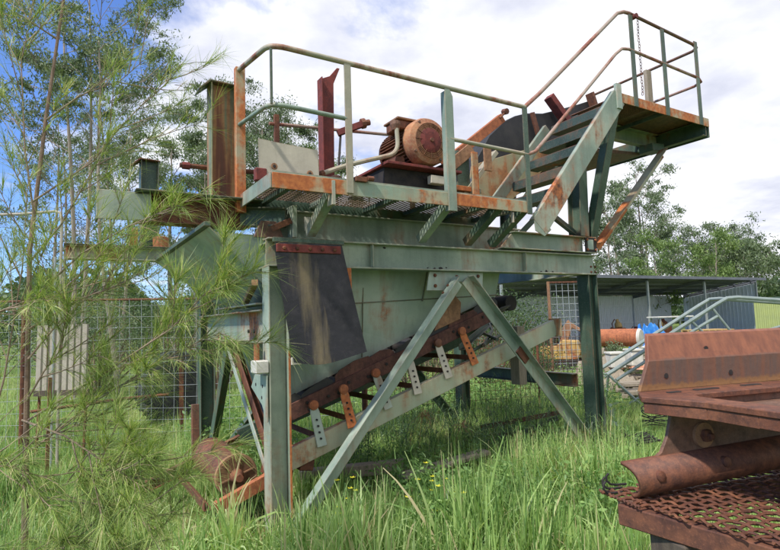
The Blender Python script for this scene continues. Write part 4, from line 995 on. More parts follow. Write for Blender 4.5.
# shelf plate with slots : frame of strips round a long opening
T_ = .022
sh = MB()
outer = [(-.005,.004),(1.1,.004),(1.1,-.95),(.03,-.95),(.007,-.475),(-.004,-.30),(-.086,-.10)]
def ring(outer, inner, z0, z1):
    mb = MB(); n = len(outer); vs = []
    for z in (z0, z1): vs += [(x,y,z) for x,y in outer]+[(x,y,z) for x,y in inner]
    f = []
    for i in range(n):
        j = (i+1)%n
        f += [(2*n+i,2*n+j,3*n+j,3*n+i),(i,n+i,n+j,j),(i,j,2*n+j,2*n+i),(n+i,3*n+i,3*n+j,n+j)]
    mb.add(vs, f); return mb
inner = [(.12,-.14),(1.02,-.145),(1.02,-.86),(.14,-.86),(.115,-.475),(.095,-.31),(.085,-.20)]
shelf = ring(outer, inner, -T_, 0).build('shelf_plate','rust_mauve',RF,.003)
for x0, x1, y in ((.06,.13,-.07),(.20,.33,-.06),(.45,.56,-.055)):
    MB().prism([(x0,y),(x0+.01,y+.012),(x1-.01,y+.014),(x1,y),(x1-.01,y-.012),(x0+.01,y-.014)],'z',.0005,.0022).build('slot','black',shelf)
# darker pitted tray seen through the opening
plate(MB(), [(.02,-.10,-.05),(1.05,-.10,-.05),(1.05,-.88,-.05),(.06,-.88,-.05)]).build('tray','rust_grey',RF)
# side wall under the shelf's left edge
sw = MB()
e = [(-.083,-.10),(-.002,-.30),(.009,-.475),(.032,-.95)]
for i in range(3):
    (x0,y0),(x1,y1) = e[i], e[i+1]; nrm = Vector((y1-y0, -(x1-x0))).normalized()*(-.014)
    sw.add([(x0+.004,y0,-T_),(x1+.004,y1,-T_),(x1+.004,y1,-.062),(x0+.004,y0,-.060),(x0+.03,y0,-T_),(x1+.03,y1,-T_),(x1+.03,y1,-.062),(x0+.03,y0,-.060)],[(0,1,2,3),(7,6,5,4),(0,4,5,1),(3,2,6,7),(1,5,6,2),(0,3,7,4)])
sw.build('side_wall','rust_mauve',RF,.002)
# gusset web
gw = MB().prism([(.035,-.022),(.5,-.022),(1.1,-.022),(1.1,-.30),(.0,-.30),(-.075,-.225),(-.03,-.20),(.0,-.15),(.02,-.09)],'y',-.12,-.105).build('web_plate','rust_grey',RF,.003)
MB().lathe((.165,-.12,-.155),(0,-1,0),[(0,.048),(.010,.046),(.012,.03)],18).build('washer','rust_tan',gw,smooth=True)
MB().lathe((.165,-.132,-.155),(0,-1,0),[(0,.024),(.016,.024),(.018,.012),(.034,.012),(.036,.008)],6).build('bolt_head','rust',gw)
# curved trough (rolled plate) below
tr = MB(); nn = 14; vs=[]; fs=[]
for i in range(2):
    X = (-.205,1.15)[i]; 
    for k in range(nn+1):
        a = R_(8+k*11.5); y = -.12-.085*math.sin(a)*1.0; z = -.215+.0*k-.105*(1-math.cos(a))*.62 + .045*(1 if i else 0)
        off = .035*(k/nn)*(1-i); vs.append((X+off, y+.02, z))
for k in range(nn): fs.append((k,k+1,nn+1+k+1,nn+1+k))
t_ = tr.add(vs,fs).build('rolled_trough','rust_mauve',RF,smooth=True); q=t_.modifiers.new('thick','SOLIDIFY'); q.thickness=.012
for x,z in ((-.10,-.262),(.20,-.245)):
    MB().lathe((x,-.178,z),(0,-1,.1),[(-.01,.020),(.010,.018),(.013,.012)],14).build('rivet','rust_mauve',t_,smooth=True)

# woven screen
SC = fore('woven_screen', .955, 'rusty woven wire screen mat with curled wire ends under the cast plate', 'wire screen')
SC.rotation_euler = (R_(0),R_(0),FA)
r = random.Random(3)
def wavy(L, amp, pitch, ph, n):
    return [(i/n*L, 0, amp*math.sin(math.pi*(i/n*L)/pitch+ph)) for i in range(n+1)]
PX = .042
pa = [MB().tube(wavy(1.25,.0032,PX,ph,90),.0050,6).build('wire','rust_mauve',SC,smooth=True) for ph in (0,math.pi)]
nx_ = 22
for k in range(nx_):
    y = -.03-k*PX; x0 = -.225+.27*max(0,-y-.12)+r.uniform(-.006,.006)
    o = pa[k%2] if k < 2 else copy_part(pa[k%2], SC)
    o.location = (x0,y,r.uniform(-.001,.001)); 
pbm = [MB().tube([(0,-p[0],p[2]) for p in wavy(.95,.0032,PX,ph,68)],.0050,6).build('wire','rust',SC,smooth=True) for ph in (math.pi*.5,math.pi*1.5)]
for k in range(26):
    o = pbm[k%2] if k < 2 else copy_part(pbm[k%2], SC)
    o.location = (-.215+k*PX,-.003,0)
    o.scale = (1,(.20+k*.16)/.95 if k < 5 else 1.0,1)
# curled ends
hk = MB().tube([(.03,0,0),(-.01,0,0),(-.035,0,.004),(-.05,0,.018),(-.05,0,.034),(-.040,0,.044)],.0045,7).build('curled_end','black',SC,smooth=True)
hk.location = (-.185,-.05,.002)
copy_part(hk,SC,(-.155,-.012,.004),(0,0,R_(-4))); copy_part(hk,SC,(-.11,.02,.004),(0,0,R_(-8)))
# stand : box beam and timber posts
SD_ = fore('steel_stand', 0, 'dark rusty box beam on a weathered timber post carrying the woven screen', 'stand')
MB().beam((-.20,-.10,.905),(.05,-.98,.905),B_(.06,.07)).build('beam','rust',SD_,.004)
MB().beam((-.16,-.06,.895),(1.1,-.06,.895),B_(.07,.07)).build('beam','rust_grey',SD_,.004)
MB().beam((-.06,-.26,-.0),(-.06,-.26,.868),B_(.15,.22)).build('post','timber_dark',SD_,.006)
MB().beam((.95,-.16,-.0),(.95,-.16,.852),B_(.16,.15)).build('post','timber_dark',SD_,.006)
MB().beam((.20,-.85,-.0),(.20,-.85,.868),B_(.14,.14)).build('post','timber_dark',SD_,.006)
MB().box(-.12,-.80,.70,1.0,-.10,.74).build('deck_board','timber_dark',SD_,.006)
# the dark cage things on the grass right of the machine
for k,(x,y,lab) in enumerate(((3.55,7.6,'dark coil of rusty wire in the grass behind the foreground stand'),(2.75,6.3,'flattened dark grate piece lying in the grass left of the stand'))):
    e_ = empty('wire_coil' if k==0 else 'steel_grate',(x,y,.05),lab,'wire coil' if k==0 else 'grate',R_(20))
    if k == 0:
        for j in range(5): MB().tube([(.24*math.cos(a)*(1-.05*j),.16*math.sin(a),.06+.05*j+.03*math.sin(2*a+j)) for a in [i*math.pi/9 for i in range(19)]],.007,5,False).build('loop','black',e_)
    else:
        for j in range(5): MB().beam((-.25,j*.05,.1+j*.01),(.28,j*.05,.12+j*.012),B_(.015,.02)).build('bar','black',e_)
        for j in (-.22,0,.24): MB().beam((j,-.02,.12),(j,.24,.17),B_(.015,.02)).build('crossbar','black',e_)
# ------------------------------------------------------------------ vegetation
def unit(v): return v/np.maximum(np.linalg.norm(v, axis=-1, keepdims=True), 1e-9)
def ribbons(base, dirs, length, width, droop, rg, segs=3):
    """tapered curved blades; returns quads (N*segs,4,3)"""
    n = len(base); up = np.array([0,0,1.0])
    side = np.cross(dirs, up) + rg.normal(0,.25,(n,3)); side = unit(side)
    pts = []
    for k in range(segs+1):
        t = k/segs
        p = base + dirs*(length*t)[:,None]; p = p + np.stack([np.zeros(n),np.zeros(n),-droop*length*t*t],-1)
        pts.append(p)
    out = []
    for k in range(segs):
        w0 = width*(1-(k/segs))**.7*.5 if k else width*.5; w1 = width*max(0.06,(1-((k+1)/segs)))**.7*.5
        a, b_ = pts[k], pts[k+1]
        out.append(np.stack([a-side*w0[:,None] if not np.isscalar(w0) else a-side*w0, a+side*w0[:,None], b_+side*w1[:,None], b_-side*w1[:,None]],1))
    return np.concatenate(out, 0)
def grass(name, n_tuft, per, region, hfun, width, rg, mat, label=None, spread=.07, lean=.45, droop=.45, tintbias=0.0, segs=3):
    x, y = region(n_tuft, rg); h = hfun(x, y)
    clump_ = .5+.5*np.sin(x*3.7+1.1*np.sin(y*2.9))*np.cos(y*3.1+1.3*np.sin(x*2.3)); h = h*(.62+.6*clump_)
    keep = h > 0.03; x, y, h = x[keep], y[keep], h[keep]; n = len(x)
    tt = rg.uniform(-.12,.12,n)+tintbias+.13*np.sin(x*1.7+y*.9)+.08*np.sin(y*2.7-x)
    X = np.repeat(x,per)+rg.normal(0,spread,n*per); Y = np.repeat(y,per)+rg.normal(0,spread,n*per); H = np.repeat(h,per)*rg.uniform(.5,1.15,n*per)
    az = rg.uniform(0,2*np.pi,n*per); ln = np.abs(rg.normal(0,lean,n*per))
    d = unit(np.stack([np.cos(az)*ln, np.sin(az)*ln, np.ones(n*per)],-1))
    base = np.stack([X,Y,ground_z(X,Y)-.02],-1)
    L = H*1.15; W = width*rg.uniform(.6,1.3,n*per)*(.6+.6*np.clip(H,0,1)); D = droop*rg.uniform(.3,1.4,n*per)*(ln+.3)
    q = ribbons(base, d, L, W, D, rg, segs)
    T = .42+np.repeat(tt,per)+rg.normal(0,.20,n*per); T[rg.random(n*per)<.05] = 1.0
    o = poly_object(name, q, 4, mat, np.tile(T,segs), kind='stuff')
    if label: o['label'] = label
    return o
def wedge(y0, y1, p0=-60, p1=830, power=1.0):
    def f(n, rg):
        y = (y0**power+(y1**power-y0**power)*rg.random(n))**(1/power)
        px = rg.uniform(p0, p1, n); return (px-390)/550*y, y
    return f
# the plant's own frame, to keep blades off where it stands bare
ca, sa = math.cos(ANG), math.sin(ANG)
def to_uv(x, y): dx, dy = x-OX.x, y-OX.y; return dx*ca+dy*sa, -dx*sa+dy*ca
def h_near(x, y):
    px = 390+550*x/y
    h = .34+.12*np.sin(x*2.1+1)*np.cos(y*1.9)+.10*np.sin(x*5.3+y*2.2)*np.sin(y*4.7-x)
    h = h + .26*np.exp(-((px-330)/120)**2)*np.exp(-((y-3.9)/.6)**2)
    h = h + .12*np.exp(-((px-540)/110)**2)
    h = np.where(px < 175, h*.62, h)
    u, v = to_uv(x, y); inside = (u>-.7)&(u<3.6)&(v>.05)&(v<2.3)
    h = np.where(inside, h*.55, h)
    h = np.where((np.hypot(x-OX.x+.1, y-OX.y-.55) < .75)&(u<.25), h*.30, h)
    h = np.where((px>600)&(y>5), h*.55, h)
    return h
rg = np.random.default_rng(11)
o = grass('long_grass', 5200, 10, wedge(2.9,5.6), h_near, .018, rg, 'grass', spread=.06, lean=.50, droop=.85, tintbias=.06, segs=4)
o = grass('meadow_grass', 9500, 7, wedge(5.2,9.5), h_near, .016, rg, 'grass', spread=.09, lean=.4, droop=.4, tintbias=.10)
def h_mid(x, y):
    px = 390+550*x/y; h = .16+.06*np.sin(x*1.3)*np.cos(y*1.1); h = np.where((px>380)&(px<590)&(y<14), .30, h)
    return np.where((px>600)&(y>11.0), .07, h)
o = grass('paddock_grass', 12000, 6, wedge(9.0,20,-80,860), h_mid, .015, rg, 'grass', spread=.14, lean=.4, droop=.3, tintbias=.22, segs=2)
def h_far(x, y): return np.where((x>2)&(y>18), .04, .16+.06*np.sin(x*.9))
o = grass('far_grass', 9000, 5, wedge(19,55,-80,860,1.2), h_far, .035, rg, 'grass', spread=.3, lean=.4, droop=.3, tintbias=.25, segs=2)
o = grass('broad_tussocks', 420, 34, wedge(3.1,6.5,150,660), lambda x,y: h_near(x,y)*1.25+.06, .024, rg, 'grass', spread=.035, lean=.75, droop=1.05, tintbias=.22, segs=5)
o = grass('dry_thatch', 2600, 5, wedge(3.2,9,-40,660), lambda x,y: .16+0*x, .008, rg, 'straw', spread=.09, lean=1.3, droop=.4, tintbias=.0, segs=2)
# seed stalks and broad-leaved weeds
def leaves_quads(c, d, s, L, W):
    return np.stack([c-d*L*.5, c+s*W*.5, c+d*L*.5, c-s*W*.5],1)
def weed_patch(name, centres, rg, mat, hmax, nl, L, W, kind='stuff', label=None):
    qs=[]; ts=[]
    for (x,y,r_,h) in centres:
        n = int(nl*r_*r_*h*10); a = rg.uniform(0,2*np.pi,n); rr = r_*np.sqrt(rg.random(n))
        z = h*rg.random(n)**.8*(1-.35*(rr/r_)**2)
        c = np.stack([x+rr*np.cos(a), y+rr*np.sin(a), z],-1)
        d = unit(rg.normal(0,1,(n,3))*[1,1,.55]+[0,0,.25]); s = unit(np.cross(d, rg.normal(0,1,(n,3))))
        l = L*rg.uniform(.5,1.3,(n,1)); qs.append(leaves_quads(c,d,s,l,l*W)); ts.append(.25+.5*z/h+rg.normal(0,.15,n))
    o = poly_object(name, np.concatenate(qs), 4, mat, np.concatenate(ts), kind=kind)
    if label: o['label']=label
    return o
cs = []
for k in range(46):
    Y = rg.uniform(4.6,7.8); px = rg.uniform(330,600); cs.append(((px-390)/550*Y, Y, rg.uniform(.18,.4), rg.uniform(.2,.45)))
for k in range(50):
    Y = rg.uniform(8.6,12); px = rg.uniform(330,600); cs.append(((px-390)/550*Y, Y, rg.uniform(.3,.6), rg.uniform(.3,.7)))
for k in range(70):
    Y = rg.uniform(3.7,5.0); px = rg.uniform(410,640); cs.append(((px-390)/550*Y, Y, rg.uniform(.12,.25), rg.uniform(.3,.5)))
for k in range(24):
    Y = rg.uniform(5.8,9); px = rg.uniform(190,290); cs.append(((px-390)/550*Y, Y, rg.uniform(.2,.4), rg.uniform(.3,.7)))
weed_patch('weeds', cs, rg, 'weed', .5, 260, .055, .45)
# ferny dark weeds under the machine
def stalks(name, pts, rg, mat, label):
    base=[];dirs=[];Ls=[]
    for (x,y,n,h) in pts:
        b0 = np.stack([x+rg.normal(0,.12,n), y+rg.normal(0,.12,n), np.zeros(n)],-1)
        d0 = unit(rg.normal(0,.22,(n,3))+[0,0,1]); L0 = h*rg.uniform(.6,1.1,n)
        base.append(b0);dirs.append(d0);Ls.append(L0)
        for k in range(n):
            m_=14; t=rg.uniform(.25,1,m_); base.append(b0[k]+d0[k]*(L0[k]*t)[:,None]); dirs.append(unit(rg.normal(0,1,(m_,3))+[0,0,.6])); Ls.append(np.full(m_,.10)*rg.uniform(.6,1.4,m_))
    base=np.concatenate(base);dirs=np.concatenate(dirs);Ls=np.concatenate(Ls)
    q=ribbons(base,dirs,Ls,np.full(len(base),.008),np.full(len(base),.25),rg,2)
    o=poly_object(name,q,4,mat,np.tile(rg.uniform(0,.7,len(base)),2),kind='stuff'); o['label']=label
stalks('tall_weeds',[((px-390)/550*Y,Y,9,h) for px,Y,h in [(rg.uniform(335,590),rg.uniform(6.0,8.6),rg.uniform(.4,1.0)) for _ in range(60)]],rg,'weed_dark','tall feathery weeds growing under and behind the machine')

stalks('flowering_weeds',[((px-390)/550*Y,Y,5,h) for px,Y,h in [(rg.uniform(395,640),rg.uniform(4.0,6.2),rg.uniform(.35,.65)) for _ in range(70)]],rg,'weed','leafy weed stalks mixed into the long grass before the machine')
# dead bracken tufts, silver-leaved weed, yellow flowers
def tuft(name,c,n,L,mat,label,cat,group=None,width=.012,up=.5,droop=.9):
    d=unit(rg.normal(0,1,(n,3))*[1,1,.4]+[0,0,up]); base=np.tile(np.array(c,float),(n,1))+rg.normal(0,.02,(n,3))
    q=ribbons(base,d,L*rg.uniform(.6,1.2,n),np.full(n,width),np.full(n,droop),rg,3)
    o=poly_object(name,q,4,mat,np.tile(rg.random(n),3)); tag(o,label,cat,group); return o
tuft('dead_bracken',(.32,5.9,.62),34,.20,'straw','orange-brown dead tuft standing in the weeds below the rollers','dead plant','dead tufts')
tuft('dead_bracken',(.75,6.3,.42),30,.18,'straw','pale brown dead tuft low beside the plank','dead plant','dead tufts')
tuft('dead_bracken',(.55,5.0,.1),26,.2,'straw','straw coloured dead tuft in front of the plank','dead plant','dead tufts')
for i,(x,y,h,lab) in enumerate(((2.55,6.75,.6,'silver-green leafy plant at the foot of the right-hand column'),)):
    e_=empty('silver_plant',(x,y,0),lab,'plant')
    MB().tube([(0,0,0),(.02,0,.3),(.0,.02,.62)],.008,5).build('stem','twig',e_)
    n=26; z=rg.uniform(.15,.7,n); c=np.stack([rg.normal(0,.07,n),rg.normal(0,.07,n),z],-1); d=unit(rg.normal(0,1,(n,3))*[1,1,.8]); s=unit(np.cross(d,rg.normal(0,1,(n,3))))
    poly_object('leaf_cluster',leaves_quads(c,d,s,np.full((n,1),.13),np.full((n,1),.05)),4,'silver',rg.random(n),e_,kind='stuff')
fl=[]
for k in range(26):
    Y=rg.uniform(3.9,4.7); px=rg.choice([rg.uniform(400,455),rg.uniform(330,350)]); fl.append(((px-390)/550*Y,Y,rg.uniform(.12,.45)))
qs=[]
for x,y,z in fl:
    for a in range(5):
        t=a*2*np.pi/5; d=np.array([np.cos(t),np.sin(t),.35]); s=np.array([-np.sin(t),np.cos(t),0]); c=np.array([x,y,z])+d*.014
        qs.append(leaves_quads(c[None],d[None],s[None],np.array([[.028]]),np.array([[.018]]))[0])
o=poly_object('yellow_flowers',np.array(qs),4,'petal',rg.random(len(qs)),kind='stuff'); o['label']='small yellow flowers in the long grass'

# ---------------- trees
def gum_tree(name, loc, H, crown0, spread, nl, leaf, label, mat='gum', seed=1, trunks=1, bark='gumbark', clump=.5, r0=None, group='gum trees', lean=0.0, nlimb=11, droop=True, dens_top=1.0):
    r = random.Random(seed); g = np.random.default_rng(seed)
    e_ = empty(name, loc, label, 'tree', r.uniform(0,6), group)
    trunk = MB(); limbs = MB(); tips = []
    for ti in range(trunks):
        a0 = 2*math.pi*ti/trunks+r.random(); off = Vector((math.cos(a0),math.sin(a0),0))*(.25*(trunks>1))
        pts=[]; n=9; dx,dy = r.uniform(-.05,.05)+lean, r.uniform(-.05,.05); Ht = H*(1-.12*ti)
        for k in range(n+1):
            t=k/n; pts.append(off*(1+2.0*t*(trunks>1))+Vector((dx*Ht*t+.25*math.sin(t*5+ti)*t, dy*Ht*t+.2*math.cos(t*4+ti)*t, Ht*t*.93)))
        rr0 = r0 or H*.013; trunk.tube(pts,[rr0*(1-.85*k/n)+.012 for k in range(n+1)],7)
        for k in range(nlimb):
            t = crown0+(1-crown0)*(k+.5)/nlimb*.97; i=min(int(t*n),n-1); f=t*n-i; p=pts[i].lerp(pts[i+1],f)
            az=k*2.4+r.uniform(-.5,.5)+ti; elv=R_(r.uniform(18,58)); L=spread*(1.15-.6*t)*r.uniform(.65,1.15)
            d=Vector((math.cos(az)*math.cos(elv),math.sin(az)*math.cos(elv),math.sin(elv)))
            q=[p+d*L*s+Vector((0,0,.10*L*s*s))+Vector((r.uniform(-.06,.06),r.uniform(-.06,.06),0))*L*s for s in (0,.33,.66,1)]
            limbs.tube(q,[rr0*.34*(1-t*.5),rr0*.24*(1-t*.5),rr0*.14,.012],5,False); tips.append((q[3],L*.22))
            for m_ in range(5):
                s=r.uniform(.3,.95); j=min(int(s*3),2); b0=q[j].lerp(q[j+1],s*3-j)
                az2=az+r.uniform(-1.3,1.3); el2=R_(r.uniform(-5,60)); L2=L*r.uniform(.25,.5)
                d2=Vector((math.cos(az2)*math.cos(el2),math.sin(az2)*math.cos(el2),math.sin(el2)))
                e1=b0+d2*L2; limbs.tube([b0,b0+d2*L2*.5+Vector((0,0,.05)),e1],[rr0*.12,rr0*.08,.007],4,False); tips.append((e1,L2*.45))
                for w in range(2):
                    d3=(d2+Vector((r.uniform(-.8,.8),r.uniform(-.8,.8),r.uniform(-.4,.6)))).normalized(); e2=b0+d2*L2*r.uniform(.4,.9)+d3*L2*.5
                    limbs.tube([b0+d2*L2*.5,e2],[rr0*.06+.003,.004],3,False); tips.append((e2,L2*.35))
    trunk.build('trunk',bark,e_,smooth=True); limbs.build('limbs',bark,e_)
    T=len(tips); idx=g.integers(0,T,nl); C=np.array([[t[0].x,t[0].y,t[0].z] for t in tips]); S=np.array([clump*.72 for t in tips])*g.uniform(.4,1.25,T)
    c=C[idx]+g.normal(0,1,(nl,3))*S[idx][:,None]*np.array([.62,.62,.42])
    d=unit(g.normal(0,1,(nl,3))*[.8,.8,.6]+([0,0,-.9] if droop else [0,0,.2])); s=unit(np.cross(d,g.normal(0,1,(nl,3))))
    L=leaf*g.uniform(.6,1.3,(nl,1)); tint=.45+g.normal(0,.18,nl)+.12*(g.random(T)[idx]-.5)*2
    poly_object('crown',leaves_quads(c,d,s,L,L*.30),4,mat,tint,e_)
    return e_
# near gums at the left whose crowns hang over the top of the view
gum_tree('gum_tree',(-7.6,13.5,0),11.5,.50,3.0,16000,.10,'tall pale-barked gum at far left with an open drooping crown',seed=3,trunks=2,clump=.30,lean=.03,nlimb=13,r0=.055)
gum_tree('gum_tree',(-5.9,12.0,0),8.6,.66,3.0,14000,.085,'leaning gum whose leafy limbs hang across the top left of the sky',seed=5,clump=.27,lean=.06,nlimb=10,r0=.04)
gum_tree('gum_tree',(-9.4,19,0),10.2,.3,2.6,15000,.11,'slender gum standing behind the sheoak',seed=8,trunks=2,clump=.36,r0=.06)
gum_tree('gum_tree',(-7.4,21,0),8.6,.30,2.2,11000,.12,'gum left of the tall rusty post, half its height above the walkway',seed=9,clump=.36,r0=.06)
gum_tree('gum_tree',(-9.2,28,0),14.6,.28,3.5,26000,.15,'round-crowned gum right beside the tall rusty post',seed=12,clump=.5,r0=.09)
gum_tree('gum_tree',(-5.6,32,0),14.2,.28,3.3,24000,.17,'gum seen behind the cream sheet and handrail',seed=14,clump=.5,r0=.09)
gum_tree('gum_tree',(-2.9,34,0),11.5,.25,2.8,16000,.18,'lower bushy gum just right of the one behind the cream sheet',seed=15,clump=.6)
gum_tree('gum_tree',(-14.5,24,0),12,.3,3.2,13000,.13,'broad gum at the far left edge behind the pipe frame',seed=16,trunks=2,clump=.42,r0=.08)
gum_tree('gum_tree',(-13,33,0),13.5,.2,3.6,16000,.2,'distant dense gum in the left tree line',seed=17,clump=.7)
gum_tree('gum_tree',(-1.2,30,0),9.3,.4,1.6,1800,.2,'thin sapling gum with few leaves seen between post and motor',seed=18,clump=.4)
gum_tree('gum_tree',(-6.3,29,0),13.2,.45,3.6,26000,.16,'full-crowned gum between the tall rusty post and the dark red post',seed=31,clump=.75,nlimb=15,r0=.08)
gum_tree('gum_tree',(-4.3,30,0),11.4,.5,2.8,18000,.16,'dense pointed gum directly behind the dark red post',mat='gum_bright',seed=33,clump=.7,nlimb=14,r0=.07)
# right side, beyond the shed
gum_tree('gum_tree',(26.0,56,0),17.5,.32,5.0,13000,.30,'tall airy gum behind the shed with a high open crown',seed=21,trunks=3,clump=.75,nlimb=9,r0=.16)
gum_tree('gum_tree',(21.3,52,0),12.5,.25,4.0,11000,.30,'gum partly hidden by the rusty head brace, left of the tallest one',seed=22,trunks=2,clump=.8)
gum_tree('gum_tree',(33.6,60,0),10.2,.3,5.0,11000,.32,'rounded gum above the shed roof right of the tallest one',seed=23,trunks=2,clump=.85)
gum_tree('gum_tree',(42.5,66,0),10.8,.3,5.2,12000,.33,'spreading gum at the right edge above the container',seed=24,trunks=2,clump=.9)
gum_tree('gum_tree',(31.0,52,0),9.2,.2,3.2,5500,.3,'yellow-green bushy tree just above the shed roof',mat='gum_bright',seed=25,clump=.8,group='bright trees')
gum_tree('gum_tree',(20.5,42,0),7.4,.15,2.4,4500,.28,'bright green low tree touching the shed roof beside the right-hand column',mat='gum_bright',seed=26,clump=.7,group='bright trees')
gum_tree('gum_tree',(38.0,58,0),8.2,.25,4.2,6500,.36,'mid-height grey-green gum between the two right-hand gums',seed=27,clump=.9)
gum_tree('gum_tree',(45,58,0),10.0,.25,4.4,6500,.36,'gum cut by the right edge of the view',seed=28,clump=.9)

# bushes along the paddock's far edge and behind the machine
def bush(loc, R, H, n, leaf, label, seed, mat='shrub', name='bush'):
    g=np.random.default_rng(seed); e_=empty(name,loc,label,'bush',0,'bushes round the yard')
    st=MB(); r=random.Random(seed); K=26; cs=[]
    for k in range(K):
        a=r.uniform(0,6.28); rr=R*math.sqrt(r.random()); h=H*r.uniform(.35,1)*(1-.4*(rr/R)**2); p=Vector((rr*math.cos(a),rr*math.sin(a),h))
        st.tube([(p.x*.15,p.y*.15,0),(p.x*.6,p.y*.6,h*.55),p],[.03,.018,.006],4,False); cs.append(tuple(p))
    st.build('stems','bark',e_)
    cs=np.array(cs); i=g.integers(0,K,n); c=cs[i]+g.normal(0,1,(n,3))*R*.22*[1,1,.8]; c[:,2]=np.maximum(c[:,2],.05)
    d=unit(g.normal(0,1,(n,3))); s=unit(np.cross(d,g.normal(0,1,(n,3)))); L=leaf*g.uniform(.6,1.3,(n,1))
    poly_object('foliage',leaves_quads(c,d,s,L,L*.45),4,mat,.4+g.normal(0,.2,n)+.25*(g.random(K)[i]-.5),e_)
bl = [((-15.5,26),2.8,4.4,'wide dark bush at the far left of the tree line'),((-11.8,25),2.4,4.1,'dark bush behind the ribbed panel'),((-9.3,24.5),2.2,3.9,'rounded bush behind the wire mesh fence'),
      ((-6.7,25),2.3,4.2,'dark green bush right of the large tyre'),((-4.2,26),2.4,4.0,'bush seen through the left end frame'),((-13.2,22),1.5,1.7,'small pale bush in front of the left tree line'),
      ((-1.6,20),1.9,2.9,'bush hidden mostly by the hopper'),((1.2,17.5),1.9,2.7,'grey-green bush behind the middle of the machine'),((3.0,16.5),1.4,2.6,'grey-green bush behind the right-hand brace'),((2.2,12.8),1.0,1.5,'straggly bush low behind the inclined feeder'),
      ((5.45,13.6),.35,.95,'small grey-green bush just right of the right-hand column'),((4.3,20.5),1.8,2.4,'bush behind the small yellow digger'),((.4,12.0),.9,1.4,'dense low bush under the middle of the machine'),((3.1,12.2),.7,1.2,'low bush right of the timber post under the machine')]
bl += [((-7.6,14.2),1.5,2.9,'grey-green shrub close behind the wire fence at far left'),((-5.9,15.0),1.4,2.7,'grey-green shrub behind the fence above the ribbed panel'),((-4.4,14.0),1.2,2.5,'grey-green shrub behind the fence left of the tyre'),((-9.6,17),1.7,3.4,'tall grey-green shrub behind the far left fence post'),((-3.0,15.5),1.2,2.8,'grey-green shrub seen past the left end beam')]
for k,((x,y),R,H,lab) in enumerate(bl): bush((x,y,0),R,H,int(2600*R) if R>1 else 2600,.09 if y>15 else .055,lab,40+k,'shrub' if k not in (5,10,14,16,17) else 'gum')
def distant(n, seed):
    g=np.random.default_rng(seed); th=g.uniform(-1.15,1.15,n); D=g.uniform(95,150,n); top=(7.5+2.6*np.sin(th*9)+1.8*np.sin(th*23+1)+1.2*np.sin(th*51))*(1.0)
    z=top*g.random(n)**.7; c=np.stack([D*np.sin(th),D*np.cos(th),z],-1); d=unit(g.normal(0,1,(n,3))); s=unit(np.cross(d,g.normal(0,1,(n,3)))); L=g.uniform(.6,1.6,(n,1))
    o=poly_object('distant_woodland',leaves_quads(c,d,s,L,L*.7),4,'shrub',.4+g.normal(0,.2,n),kind='stuff'); o['label']='far belt of trees closing the paddock'
distant(60000,77)

